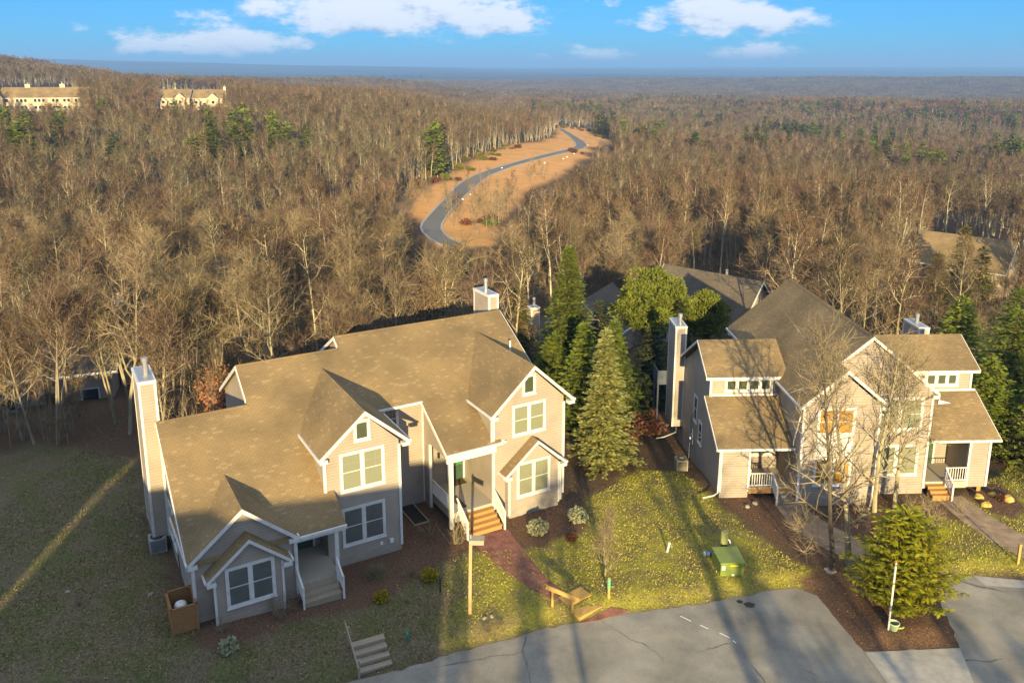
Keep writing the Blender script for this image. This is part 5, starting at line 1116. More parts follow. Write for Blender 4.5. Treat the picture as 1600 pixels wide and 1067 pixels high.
def bare(seed, h, r0, spread, first=.35, nl=13, sub=6, tw=8, tww=.035, twl=1.0, stems=1, lean=.03, upr=.55, seg=6, detail=1):
    """a leafless broadleaf tree: trunk and limbs, then branches and twigs"""
    R = random.Random(seed); a = TV(); c = TV()
    for st in range(stems):
        base = Vector((0, 0, -.4)); ang0 = R.uniform(0, 6.28)
        dirn = Vector((R.gauss(0, lean), R.gauss(0, lean), 1))
        if stems > 1: dirn = Vector((math.cos(ang0 + st * 6.28 / stems) * .14, math.sin(ang0 + st * 6.28 / stems) * .14, 1)); base += dirn * .05
        hh = h * (1 if st == 0 else R.uniform(.75, .98)); n = 9; P = [base]; Rr = [r0 * 1.25]
        for i in range(1, n):
            dirn = dirn + Vector((R.gauss(0, .05), R.gauss(0, .05), .04)); dirn.normalize(); P.append(P[-1] + dirn * ((hh + .4) * .93 / (n - 1))); Rr.append(r0 * (1 - .9 * (i / (n - 1)) ** .9) / (1.0 if stems == 1 else 1.25) + .012)
        a.tube(P, Rr, seg)
        limbs = []; ph = R.uniform(0, 6.28)
        for k in range(nl):
            t = first + (1 - first) * ((k + R.random() * .7) / nl) ** .8; f = min(t, .985) * (n - 1); i = int(f); p = P[i].lerp(P[min(i + 1, n - 1)], f - i)
            ph += 2.4 + R.uniform(-.5, .5); L_ = spread * (1.15 - .75 * (t - first) / (1 - first)) * R.uniform(.7, 1.15)
            e = upr + R.uniform(-.25, .25) + .35 * (t - first); d = Vector((math.cos(ph) * math.cos(e), math.sin(ph) * math.cos(e), math.sin(e)))
            rb = max(.014, Rr[i] * R.uniform(.38, .6)); Q = [p]; dd = d.copy(); m = 5
            for j in range(1, m):
                dd = dd + Vector((R.gauss(0, .14), R.gauss(0, .14), R.uniform(0, .16))); dd.normalize(); Q.append(Q[-1] + dd * (L_ / (m - 1)))
            a.tube(Q, [rb * (1 - .8 * j / (m - 1)) for j in range(m)], 4 if detail else 3); limbs.append((Q, rb))
        limbs.append(([P[-3], P[-2], P[-1], P[-1] + (P[-1] - P[-2]) * .5], .03))
        for Q, rb in limbs:
            m = len(Q)
            for k in range(sub):
                f = (.22 + .78 * (k + R.random()) / sub) * (m - 1); f = min(f, m - 1.01); i = int(f); p = Q[i].lerp(Q[i + 1], f - i); t = (Q[i + 1] - Q[i]).normalized()
                d = t * .75 + rvec(R, .25) * .8; d.normalize(); L_ = spread * R.uniform(.22, .5); q1 = p + d * (L_ * .5) + Vector((0, 0, L_ * .04)); d2 = d + rvec(R, .35) * .35; d2.normalize(); q2 = q1 + d2 * (L_ * .5)
                c.tube([p, q1, q2], [rb * .4 + .006, rb * .25 + .005, .004], 3, 1)
                for j in range(tw):
                    u = R.random(); pp = p.lerp(q1, u * 2) if u < .5 else q1.lerp(q2, u * 2 - 1); dt = d2 * .7 + rvec(R, .35); dt.normalize()
                    c.twig(pp, dt, twl * R.uniform(.5, 1.2), tww, R, 0)
    return a, c
def spruce(seed, h, r, levels, per, twn, twl, tww, droop=.15, rise=.12, trunk_r=.16, power=.85, base=.05, tops=1.0, ragged=.0, tilt=.33):
    R = random.Random(seed); a = TV(); c = TV()
    a.tube([Vector((0, 0, -.3)), Vector((0, 0, h * .5)), Vector((0, 0, h))], [trunk_r, trunk_r * .55, .015], 6)
    for k in range(levels):
        t = base + (1 - base) * k / levels; z = h * t; L0 = r * (1 - t) ** power + .10; ph = R.uniform(0, 6.28)
        np_ = max(4, int(per * (.55 + .6 * (1 - t))))
        for j in range(np_):
            an = ph + 6.283 * j / np_ + R.uniform(-.25, .25); L_ = L0 * R.uniform(.72 - ragged, 1.12 + ragged * .5); zz = z + R.uniform(-.5, .5) * h / levels
            ca, sa = math.cos(an), math.sin(an); P = []
            for i in range(4):
                s = i / 3; P.append(Vector((ca * L_ * s, sa * L_ * s, zz + L_ * (rise * s * 2 - (droop + rise) * s * s * 1.0 + .16 * max(0, s - .6)))))
            if L_ > .5: a.tube(P, [.028, .02, .014, .006], 3)
            n = max(5, int(twn * (L_ / r) ** .7))
            side = Vector((-sa, ca, 0)); fw = Vector((ca, sa, 0))
            for q in range(n):
                s = .12 + .88 * (q + R.random()) / n; f = min(s * 3, 2.99); i = int(f); p = P[i].lerp(P[i + 1], f - i)
                sg = 1 if q % 2 else -1; l = twl * R.uniform(.6, 1.2) * (1.15 - .55 * s)
                d = side * sg * R.uniform(.45, 1.0) + fw * R.uniform(.35, .95) + Vector((0, 0, R.uniform(-tilt, tilt * .9))); d.normalize()
                w = d.cross(Vector((R.uniform(-.6, .6), R.uniform(-.6, .6), 1))); w.normalize(); w *= tww * R.uniform(.6, 1.1)
                c.quad(p - w * .6, p + d * l * .5 - w, p + d * l, p + d * l * .5 + w)
        if k % 3 == 0:
            for j in range(4): c.twig(Vector((0, 0, z)), rvec(R, .8), L0 * .5 + .25, tww * 1.3, R)
    for j in range(10): c.twig(Vector((0, 0, h * (.95 + .05 * j / 10))), rvec(R, 1.3), .35 * tops, tww * 1.2, R)
    return a, c
def clump_pine(seed, h, rx, rz, zc, nclump, nn, size, nl=.32, tr=.2):
    """rounded pine: bare lower trunk, crown of needle tufts"""
    R = random.Random(seed); a = TV(); c = TV()
    a.tube([Vector((0, 0, -.4)), Vector((.1, 0, h * .5)), Vector((0, .1, h * .95))], [tr, tr * .7, .04], 7)
    lobes = [(math.cos(q * 2.4 + seed) * w * R.uniform(.85, 1.1), math.sin(q * 2.4 + seed) * w, u, R.uniform(.46, .62)) for q, (u, w) in enumerate([(-.6, .62), (-.5, .6), (-.42, .66), (-.3, .55), (-.1, .55), (.05, .5), (.2, .38), (.42, .25), (.66, .08), (-.2, .1)])]
    for k in range(nclump):
        lx, ly, lz, lr = lobes[k % len(lobes)]; v = rvec(R, .1); q = R.uniform(.72, 1.05)
        p = Vector(((lx + v.x * lr * q) * rx, (ly + v.y * lr * q) * rx, zc + (lz * .85 + v.z * lr * .62 * q) * rz)); rr = math.hypot(p.x, p.y) / rx
        s0 = Vector((0, 0, max(h * .3, p.z - rr * rx * .45))); a.tube([s0, s0.lerp(p, .6) - Vector((0, 0, .1)), p], [.05, .03, .012], 3)
        s = size * R.uniform(.6, 1.3); out = p - Vector((0, 0, zc)); out.normalize()
        for j in range(nn):
            d = rvec(R, .25); q = p + Vector((d.x * s, d.y * s, d.z * s * .55)) * R.uniform(.25, 1); dd = d * .8 + rvec(R, .5) * .6 + out * .3; dd.normalize()
            w = dd.cross(rvec(R)); w.normalize(); w *= nl * .16; l = nl * R.uniform(.7, 1.25)
            c.quad(q - w, q + dd * l * .5 - w * 1.3, q + dd * l, q + dd * l * .5 + w * 1.3)
    return a, c
def leafy(seed, n, rx, rz, zc, ls, stems=6, mats=1, hollow=.5):
    R = random.Random(seed); a = TV(); c = TV()
    for k in range(stems):
        d = Vector((R.uniform(-1, 1) * rx * .7, R.uniform(-1, 1) * rx * .7, zc + rz * .5)); a.tube([Vector((0, 0, -.1)), d * .5 + Vector((0, 0, .05)), d], [.03, .02, .008], 4)
    for j in range(n):
        v = rvec(R, .1); q = hollow + (1 - hollow) * R.random(); b = 1 + .28 * noise.noise(v * 2.2 + Vector((seed, 0, 0)))
        p = Vector((v.x * rx * q * b, v.y * rx * q * b, zc + v.z * rz * q * b))
        if p.z < .02: continue
        d = v * .6 + rvec(R) * .8; d.normalize(); w = d.cross(rvec(R)); w.normalize(); w *= ls * .4; l = ls * R.uniform(.7, 1.3)
        c.quad(p - w * .6, p + d * l * .5 - w, p + d * l, p + d * l * .5 + w)
    return a, c

class Proto:
    def __init__(s, a, c, am, cm, cname='crown'):
        s.t = a.mesh('trunk', am); s.c = c.mesh('crown', cm); s.cname = cname
    def put(s, name, loc, rz, sc_, label, cat, group=None, tname='trunk'):
        e = empty(name, loc, rz); e.scale = (sc_,) * 3 if not hasattr(sc_, '__len__') else sc_
        tag(e, label, cat, group); link(tname, s.t, e); link(s.cname, s.c, e); return e

# ---- single trees that the photograph singles out
def single_trees():
    def top_h(px, py, loc): return at_y(px, py, loc.y).z - loc.z
    def conif(name, label, px_top, py_top, loc, r, mat, seed, levels=34, per=12, twn=15, twl=.42, tww=.085, **k):
        loc = Vector((loc[0], loc[1], Tz(loc[0], loc[1]))); h = top_h(px_top, py_top, loc)
        a, c = spruce(seed, h, r, levels, per, twn, twl, tww, **k); return Proto(a, c, [M_BARKD], [mat]).put(name, loc, 0, 1, label, 'tree')
    b = ground(945, 735)
    conif('spruce_tree', 'broad blue green spruce between the beige house and the sunny lawn', 948, 512, (b.x, b.y + 1.2), 2.55, M_SPRUCE, 3, levels=27, per=17, twn=34, twl=.46, tww=.11, base=.03, tilt=.13, ragged=.15, droop=.22)
    conif('spruce_tree', 'tall slender spruce with a bare spire behind the right gable of the beige house', 882, 385, (4.6, 66), 3.3, M_HEML, 5, levels=50, per=14, twn=20, twl=.62, tww=.13, power=.75)
    conif('hemlock_tree', 'dark green hemlock right behind the beige right gable', 903, 505, (5.2, 58.5), 2.6, M_HEML, 8, levels=38, per=14, twn=19, twl=.55, tww=.13)
    conif('hemlock_tree', 'green hemlock close to the roof corner of the beige house', 868, 520, (3.2, 62), 3.0, M_HEML, 9, levels=38, per=14, twn=19, twl=.6, tww=.13)
    conif('hemlock_tree', 'loose topped hemlock between the spruce and the pine', 957, 500, (7.8, 61), 2.6, M_HEML, 12, levels=34, per=12, twn=17, twl=.55, tww=.13)
    conif('cedar_tree', 'olive evergreen left of the lone far chimney', 808, 445, (.6, 79), 2.6, M_OLIVE, 14, levels=34, per=11, twn=12, twl=.7, tww=.13)
    conif('cedar_tree', 'small grey green spruce in front of the shaded rear roof', 1122, 470, (17.6, 74), 2.0, M_SPRUCE, 15, levels=26, per=9, twn=12, twl=.5, tww=.11)
    conif('cedar_tree', 'narrow olive evergreen behind the ridge of the tan house', 1420, 440, (37.5, 78), 2.2, M_OLIVE, 18, levels=28, per=9, twn=11, twl=.6, tww=.13)
    conif('cedar_tree', 'yellow green pine spire in front of the half hidden hillside house', 1512, 352, (69, 126), 3.4, M_OLIVE, 19, levels=30, per=9, twn=12, twl=.9, tww=.2)
    conif('cedar_tree', 'bushy olive pine left of the hillside house', 1385, 445, (43, 92), 3.0, M_OLIVE, 21, levels=26, per=9, twn=12, twl=.8, tww=.17)
    conif('cedar_tree', 'bushy olive pine below the hillside house', 1480, 395, (55, 106), 3.4, M_OLIVE, 22, levels=28, per=9, twn=12, twl=.8, tww=.18)
    conif('cedar_tree', 'bushy olive pine right of the hillside house gable', 1570, 385, (64, 112), 3.6, M_OLIVE, 23, levels=28, per=9, twn=12, twl=.8, tww=.18)
    conif('cedar_tree', 'dark evergreen left of the rear white gable', 1190, 440, (27, 92), 2.6, M_OLIVE, 24, levels=26, per=9, twn=11, twl=.7, tww=.15)
    for i, (px, py, x, y, r, lab) in enumerate([(1545, 462, 36.6, 66, 3.6, 'big dark green hemlock at the right edge behind the tan house'), (1598, 480, 37.5, 60, 3.8, 'big dark green hemlock cut by the right edge'), (1560, 560, 34.2, 57, 2.9, 'lower green hemlock beside the right porch roof'), (1620, 560, 37, 54, 3.2, 'green hemlock at the right edge above the yellow boulders'), (1508, 478, 40.6, 73, 3.2, 'green hemlock rising behind the right chimney of the tan house'), (1580, 450, 45.5, 73, 4.0, 'rear green hemlock at the right edge, topmost of the group')]):
        conif('hemlock_tree', lab, px, py, (x, y), r, M_HEML, 30 + i, levels=34, per=14, twn=20, twl=.6, tww=.12, power=.6)
    # rounded pine behind the left chimney of the tan house, two heads
    for i, (px0, px1, pt, pb, x, y, lab) in enumerate([(935, 1045, 408, 512, 12.0, 70, 'broad rounded pine with bright tufted crown, larger left head'), (1035, 1105, 435, 520, 17.4, 72, 'smaller tufted pine crown right of the broad pine')]):
        g = Tz(x, y); zt = at_y(px0, pt, y).z - g; zb = at_y(px0, pb, y).z - g; rx = (at_y(px1, pt, y).x - at_y(px0, pt, y).x) / 2
        a, c = clump_pine(40 + i, zt * .95, rx * (1.1 if i == 0 else .9), (zt - zb) / 2 * 1.0, (zt + zb) / 2 - .45 - .25 * i, 330 if i == 0 else 170, 60, .52, .30, .24)
        Proto(a, c, [M_BARKD], [M_PINE]).put('pine_tree', (x, y, g), 0, 1, lab, 'tree')
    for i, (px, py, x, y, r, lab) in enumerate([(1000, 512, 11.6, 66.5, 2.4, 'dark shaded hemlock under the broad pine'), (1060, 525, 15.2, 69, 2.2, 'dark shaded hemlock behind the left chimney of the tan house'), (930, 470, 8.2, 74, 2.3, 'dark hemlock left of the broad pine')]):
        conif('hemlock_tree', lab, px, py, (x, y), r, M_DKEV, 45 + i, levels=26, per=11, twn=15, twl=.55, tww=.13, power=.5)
    # bright young pine on the island
    b = ground(1404, 950); h = top_h(1400, 798, b)
    a, c = spruce(51, h * .98, 2.45, 20, 17, 36, .58, .075, droop=-.12, rise=.32, trunk_r=.09, power=.52, base=.03, ragged=.2)
    Proto(a, c, [M_BARKD], [M_YPINE]).put('young_pine', b, 0, 1, 'bright yellow green young pine on the mulched island behind the white pole', 'tree')
    # bare trees before the tan house
    for i, (px, py, tx, ty, lean, st, lab) in enumerate([(1300, 893, 1296, 505, 0, 1, 'dark leafless tree before the amber windows, left of the pair'), (1327, 882, 1345, 520, 0, 1, 'pale mossy leafless tree before the amber windows, right of the pair'), (1366, 800, 1385, 540, 0, 1, 'pale leafless tree before the right windows of the tan house'), (1398, 792, 1440, 560, 0, 1, 'leaning leafless tree before the right porch of the tan house')]):
        b = ground(px, py); h = top_h(tx, ty, b)
        a, c = bare(60 + i, h, .14 if i != 1 else .17, 3.3, first=.2, nl=22, sub=8, tw=10, tww=.017, twl=.75, upr=.62, seg=7)
        e = Proto(a, c, [M_BARKP if i else M_BARKD], [M_TWIGY, M_BARK]).put('birch_tree', b, i * 1.3, 1, lab, 'tree')
        lx = (at_y(tx, ty, b.y).x - b.x) / h; e.rotation_euler = (0, max(-.16, min(.16, lx)) , 0)
    b = ground(946, 897); a, c = bare(71, 3.4, .05, 1.15, first=.12, nl=14, sub=6, tw=9, tww=.014, twl=.5, stems=2, upr=1.0, seg=5)
    Proto(a, c, [M_BARKP], [M_TWIGY, M_BARKP]).put('young_tree', b, 0, 1, 'slim leafless young tree on the lawn above the number post', 'tree')
    b = ground(1455, 842); a, c = bare(72, 2.3, .06, 1.3, first=.2, nl=12, sub=6, tw=8, tww=.018, twl=.5, upr=.4, seg=5)
    Proto(a, c, [M_BARK], [M_TWIGY, M_BARK]).put('ornamental_tree', b, 0, 1, 'small spreading leafless tree beside the right walk', 'tree')
    b = ground(1262, 880); a, c = bare(73, 2.2, .05, 2.0, first=.3, nl=10, sub=6, tw=8, tww=.018, twl=.6, upr=.35, seg=5)
    Proto(a, c, [M_BARKD], [M_TWIGY, M_BARK]).put('ornamental_tree', b, 0, 1, 'low arching leafless tree over the left paver walk', 'tree')
    # coppery beech behind the left wing, rusty shrubs
    g = Vector((-17.0, 56.5, 0)); g.z = Tz(g.x, g.y)
    for i, (x, y, rx, rz, zc, n, mat, lab) in enumerate([(-20.5, 58.5, 2.2, 1.7, 2.0, 1500, M_COPPER, 'copper leaved young beech beside the left chimney'), (-17.5, 59.5, 2.0, 1.5, 1.6, 1200, M_COPPER, 'copper leaved young beech behind the left wing roof'), (-22.8, 61.5, 1.6, 1.7, 2.4, 700, M_COPPER, 'thin copper leaved beech behind the flue'), (-5.0, 76, 1.1, 1.7, 3.4, 420, M_COPPER, 'small orange leaved tree just above the main ridge'),
                                                      (8.7, 57.5, 1.3, 1.0, .9, 700, M_RUST, 'rust brown shrub right of the broad spruce'), (10.6, 60, 1.2, .9, .8, 500, M_RUST, 'rust brown shrub by the rear corner of the tan house')]):
        a, c = leafy(80 + i, n, rx, rz, zc, .26, 7, hollow=.25); Proto(a, c, [M_BARK], [mat]).put('beech_sapling' if mat is M_COPPER else 'rust_shrub', (x, y, Tz(x, y)), i, 1, lab, 'tree' if mat is M_COPPER else 'shrub', tname='stem')
single_trees()

# ---- shrubs in the beds
def shrubs():
    def put(px, py, name, label, kind, s=1.0, group=None):
        b = ground(px, py); sd = int(px * 7 + py)
        if kind == 'pale':
            a, c = leafy(sd, 900, .55, .35, .33, .17, 5, hollow=.6); m = M_PALESH
        elif kind == 'yellow':
            a, c = leafy(sd, 700, .45, .32, .30, .14, 5, hollow=.4); m = M_YSHRUB
        elif kind == 'grey':
            a, c = leafy(sd, 420, .4, .3, .26, .16, 6, hollow=.3); m = M_PALESH
        elif kind == 'rust':
            a, c = leafy(sd, 420, .4, .3, .26, .15, 6, hollow=.3); m = M_RUST
        elif kind == 'grass':
            R = random.Random(sd); a = TV(); c = TV(); m = M_TANGR
            a.tube([Vector((0, 0, -.05)), Vector((0, 0, .12))], [.2, .15], 8)
            for k in range(520):
                d = rvec(R, .9); d.z = abs(d.z) + .15; d.normalize(); p = Vector((R.gauss(0, .16), R.gauss(0, .16), 0)); c.twig(p, d, R.uniform(.45, .85), .022, R)
        else:
            R = random.Random(sd); a = TV(); c = TV(); m = M_TWIGY
            for k in range(14):
                d = rvec(R, 1.0); d.z = abs(d.z) + .4; d.normalize(); P = [Vector((R.gauss(0, .1), R.gauss(0, .1), -.1))]
                for q in range(3): P.append(P[-1] + (d + rvec(R) * .2) * .36)
                a.tube(P, [.02, .016, .011, .004], 4)
                for q in range(22): i = R.randrange(1, 4); dd = d + rvec(R, .4) * .8; dd.normalize(); c.twig(P[i - 1].lerp(P[i], R.random()), dd, R.uniform(.2, .5), .014, R)
        Proto(a, c, [M_BARK], [m], 'foliage').put(name, b, sd % 6, s, label, 'shrub', group, tname='stem')
    put(840, 832, 'weeping_shrub', 'pale round weeping shrub nearest to the cedar stairs', 'pale', 1.0)
    put(903, 812, 'weeping_shrub', 'pale round weeping shrub nearest to the spruce', 'pale', 1.0)
    put(672, 905, 'golden_shrub', 'bright yellow shrub behind the black stake', 'yellow', .95)
    put(596, 938, 'golden_shrub', 'yellow green shrub left in the shaded bed', 'yellow', .8)
    put(588, 900, 'ornamental_grass', 'tan tuft of ornamental grass under the lower middle windows', 'grass', 1.1)
    put(358, 1016, 'grey_shrub', 'small silvery shrub in the dark bed left of the bottom steps', 'grey', 1.0)
    put(712, 848, 'bare_shrub', 'tall leafless shrub left of the cedar stairs', 'twig', 1.3)
    put(735, 838, 'bare_shrub', 'pale leafless shrub against the cedar stair railing', 'twig', 1.0)
    put(672, 838, 'bare_shrub', 'brown leafless shrub right of the dark hatch', 'twig', .9)
    put(640, 900, 'bare_shrub', 'low leafless shrub between grass tuft and lamp post', 'twig', .7)
    put(432, 962, 'bare_shrub', 'leafless shrub before the left bay window', 'twig', 1.0)
    put(452, 950, 'bare_shrub', 'leafless shrub beside the grey porch stairs', 'twig', .8)
    put(350, 985, 'bare_shrub', 'thin leafless shrub at the corner of the left bay', 'twig', .6)
    put(893, 845, 'orange_shrub', 'small rusty shrub between the two pale weeping shrubs', 'rust', .8)
    put(1430, 830, 'bare_shrub', 'leafless shrub beside the small spreading tree', 'twig', 1.1)
    put(1258, 815, 'bare_shrub', 'tangled leafless shrub at the left gable corner of the tan house', 'twig', 1.1)
    put(1290, 808, 'bare_shrub', 'tangled leafless shrub under the amber windows', 'twig', 1.1)
    put(1345, 805, 'bare_shrub', 'tangled leafless shrub between the birches and the wall', 'twig', 1.2)
    put(1420, 800, 'bare_shrub', 'leafless shrub under the right lower windows', 'twig', 1.0)
    put(1562, 782, 'purple_shrub', 'low reddish shrub among the yellow boulders', 'rust', .7)
    put(1500, 800, 'bare_shrub', 'leafless shrub left of the yellow boulders', 'twig', .7)
    put(125, 945, 'bare_shrub', 'small leafless sapling tuft in the dark left lawn', 'twig', .45)
    put(760, 985, 'straw_tuft', 'sunlit straw tuft on the lawn edge below the lamp post', 'grass', .6)
    put(780, 975, 'straw_tuft', 'smaller straw tuft right of the sunlit one on the lawn edge', 'grass', .45)
shrubs()

# ------------------------------------------------------------------ the woods
def near_protos():
    out = []
    for i in range(9):
        R = random.Random(100 + i)
        a, c = bare(200 + i, 10.4 * R.uniform(.85, 1.15), R.uniform(.085, .145), R.uniform(2.4, 3.3), first=R.uniform(.28, .5), nl=15, sub=7, tw=10, tww=.030, twl=1.0, stems=[1, 1, 2, 1, 1, 3, 1, 2, 1][i], upr=R.uniform(.5, .85))
        out.append(Proto(a, c, [[M_BARK, M_BARKP, M_BARK][i % 3]], [[M_TWIG, M_TWIGY, M_TWIG][i % 3], M_BARK]))
    return out
KEEP_CLEAR = [  # picture outlines that stay visible behind the tops of the woods
    [(x, y) for x, y in SAND_PX],
    [(0, 133), (112, 133), (116, 160), (60, 164), (0, 168)], [(252, 138), (340, 138), (340, 156), (252, 161)],
    [(1048, 413), (1180, 430), (1185, 470), (1100, 480), (1040, 445)], [(1450, 357), (1580, 368), (1575, 392), (1450, 385)], [(822, 462), (842, 462), (842, 500), (822, 500)], [(163, 496), (182, 496), (182, 578), (163, 578)], [(132, 600), (200, 600), (200, 650), (132, 650)],
    [(1326, 143), (1374, 143), (1374, 152), (1326, 152)]]
def clear_of(x, y, z, h, w=2.5):
    """False where a tree standing at (x, y) would hide one of those outlines"""
    ok = np.ones(x.shape, bool)
    for k in (.12, .4, .62, .8, .97):
        for s in (-1, 0, 1):
            px, py = to_px(x + s * w * (.9 if k > .5 else .2), y, z + h * k)
            for poly in KEEP_CLEAR: ok &= ~inside(px, py, poly)
    return ok
HOUSES_XY = [(22.3, 91.5, 9), (9, 89, 8), (74.8, 136, 11), (-41.5, 71, 7.5), (-.2, 84.2, 6)]
def free_of(x, y):
    ok = np.ones(x.shape, bool)
    for hx, hy, r in HOUSES_XY: ok &= (np.hypot(x - hx, y - hy) > r)
    # plots of the two front houses
    a = math.radians(29.8); u = (x - 3.01) * math.cos(a) + (y - 47.64) * math.sin(a); v = -(x - 3.01) * math.sin(a) + (y - 47.64) * math.cos(a)
    ok &= ~((u > -25.5) & (u < 4) & (v < 15)); ok &= ~((x > 9) & (x < 34) & (y < 66))
    ok &= ~((x > 4) & (x < 12) & (y < 62)); ok &= ~((x < -14) & (y < 53.5)); ok &= ~((np.abs(x - .5) < 12) & (y < 60))
    return ok
def scatter(r0, r1, cell, az0, az1, jit=.9, seed=1):
    R = np.random.default_rng(seed); rs = [r0]
    xs = np.arange(az0 * r1 * 1.02, az1 * r1 * 1.02, cell); ys = np.arange(r0 * .75, r1, cell)
    X, Y = np.meshgrid(xs, ys); X = X.ravel() + R.uniform(-.5, .5, X.size) * cell * jit; Y = Y.ravel() + R.uniform(-.5, .5, Y.size) * cell * jit
    r = np.hypot(X, Y); k = (r > r0) & (r < r1) & (X / np.maximum(Y, 1) > az0) & (X / np.maximum(Y, 1) < az1)
    return X[k], Y[k]
NEAR_EDGE = 0
def woods_near():
    global NEAR_EDGE
    pr = near_protos()
    X, Y = scatter(54, 200, 5.2, -.70, .70, seed=4); Z = T(X, Y); ok = free_of(X, Y) & clear_of(X, Y, Z, 11.5)
    pxm, _q = to_px(X, Y, Z + 7); ok &= ~((Y < 90) & (pxm > 835) & (pxm < 1135)); ok &= ~((Y < 92) & (pxm > 1465))
    # on the plain behind the houses the woods start a little further back than on the left
    X, Y, Z = X[ok], Y[ok], Z[ok]; o = np.argsort(np.hypot(X, Y)); X, Y, Z = X[o], Y[o], Z[o]
    inview = np.abs(X / Y) < .64; X, Y, Z = X[inview], Y[inview], Z[inview]
    ex = np.array([(-38.5, 59), (-41.5, 61), (-36.8, 63), (-30.2, 60), (-28.0, 57.5), (-43, 63.5), (-26.5, 62), (-31.2, 64.5), (-34.0, 60.5), (-40.2, 57.5), (-35.6, 57), (-32.4, 55.8), (-38, 55.5)]); X = np.concatenate([ex[:, 0], X]); Y = np.concatenate([ex[:, 1], Y]); Z = T(X, Y)
    X, Y, Z = X[:300], Y[:300], Z[:300]; NEAR_EDGE = float(np.hypot(X, Y).max())
    R = random.Random(5); grp = 'leafless woodland trees behind the houses'
    for x, y, z in zip(X, Y, Z):
        x, y, z = float(x), float(y), float(z); px, _ = to_px(x, y, z + 6); s = R.uniform(.78, 1.15) * (1.0 if y > 75 else 1.05)
        k = R.randrange(len(pr)); far = 'front' if y < 82 else ('middle' if y < 105 else 'rear')
        look = ['slender', 'upright', 'broad', 'tall', 'narrow', 'open', 'spreading', 'bushy', 'ragged'][k]; col = ['grey', 'pale', 'brown'][k % 3]; st = ['single stemmed', 'single stemmed', 'twin stemmed', 'single stemmed', 'single stemmed', 'triple stemmed', 'single stemmed', 'twin stemmed', 'single stemmed'][k]
        place = 'left of the left chimney' if px < 215 else 'behind the left wing' if px < 400 else 'behind the main ridge' if px < 620 else 'behind the right chimney' if px < 860 else 'behind the pine' if px < 1220 else 'behind the tan house' if px < 1420 else 'behind the right porch'
        lab = '%s %s %s leafless tree in the %s woods %s' % (look, col, st, far, place)
        p = pr[k]; e = p.put('bare_tree', (x, y, z - .1), R.uniform(0, 6.28), (s * R.uniform(.9, 1.1), s * R.uniform(.9, 1.1), s), lab, 'tree', grp); e.rotation_euler = (R.gauss(0, .03), R.gauss(0, .03), R.uniform(0, 6.28))
woods_near()

def hidden_collection(name, meshes):
    c = bpy.data.collections.new(name)
    for i, me in enumerate(meshes): c.objects.link(bpy.data.objects.new('%s_kind_%d' % (name, i), me))
    return c
def instancer(name, label, X, Y, Z, S, SZ, rotz, idx, coll, cat=None):
    me = bpy.data.meshes.new(name); n = len(X); me.vertices.add(n); me.vertices.foreach_set('co', np.stack([X, Y, Z], 1).astype(np.float32).ravel())
    for nm, arr in (('sx', S), ('sz', SZ), ('rz', rotz)):
        at = me.attributes.new(nm, 'FLOAT', 'POINT'); at.data.foreach_set('value', arr.astype(np.float32))
    at = me.attributes.new('kind', 'INT', 'POINT'); at.data.foreach_set('value', idx.astype(np.int32)); me.update()
    o = link(name, me); tag(o, label, cat, None, 'stuff')
    ng = bpy.data.node_groups.new(name + '_nodes', 'GeometryNodeTree'); ng.interface.new_socket('Geometry', in_out='INPUT', socket_type='NodeSocketGeometry'); ng.interface.new_socket('Geometry', in_out='OUTPUT', socket_type='NodeSocketGeometry')
    N = ng.nodes.new; L = ng.links.new; gi = N('NodeGroupInput'); go = N('NodeGroupOutput'); ip = N('GeometryNodeInstanceOnPoints'); ci = N('GeometryNodeCollectionInfo')
    ci.inputs['Collection'].default_value = coll; ci.inputs['Separate Children'].default_value = True; ci.inputs['Reset Children'].default_value = True
    def na(nm, t='FLOAT'):
        q = N('GeometryNodeInputNamedAttribute'); q.data_type = t; q.inputs['Name'].default_value = nm; return q.outputs['Attribute']
    m2p = N('GeometryNodeMeshToPoints'); L(gi.outputs[0], m2p.inputs['Mesh']); L(m2p.outputs[0], ip.inputs['Points']); L(ci.outputs[0], ip.inputs['Instance']); ip.inputs['Pick Instance'].default_value = True; L(na('kind', 'INT'), ip.inputs['Instance Index'])
    cr = N('ShaderNodeCombineXYZ'); L(na('rz'), cr.inputs[2]); L(cr.outputs[0], ip.inputs['Rotation'])
    cs = N('ShaderNodeCombineXYZ'); sx = na('sx'); L(sx, cs.inputs[0]); L(sx, cs.inputs[1]); L(na('sz'), cs.inputs[2]); L(cs.outputs[0], ip.inputs['Scale'])
    L(ip.outputs[0], go.inputs[0]); md = o.modifiers.new('nodes', 'NODES'); md.node_group = ng; return o
M_TWIGF = noisy('far_twigs', [(.3, (.068, .050, .032)), (.7, (.165, .124, .078))], .12, rough=.9, rnd=.45, spec=.05)
M_TWIGG = noisy('grey_twigs', [(.3, (.08, .07, .04)), (.7, (.18, .155, .09))], .12, rough=.9, rnd=.25, spec=.05)
M_TWIGR = noisy('reddish_twigs', [(.3, (.095, .062, .038)), (.7, (.195, .13, .082))], .12, rough=.9, rnd=.25, spec=.05)
M_TWIGHAZE = noisy('haze_grey_twigs', [(.3, (.075, .065, .06)), (.7, (.15, .13, .12))], .12, rough=.9, rnd=.3, spec=.05)  # distance haze put into the twig colour of the farther hills
M_BARKF = bark_mat('far_pale_bark', (.27, .235, .155), (.56, .50, .36), .25)
def join(a, c, mats):
    t = TV(); t.v = a.v + c.v; b = len(a.v); t.f = a.f + [tuple(i + b for i in f) for f in c.f]; t.m = list(a.m) + [1 + m for m in c.m]; return t.mesh('tree', mats)
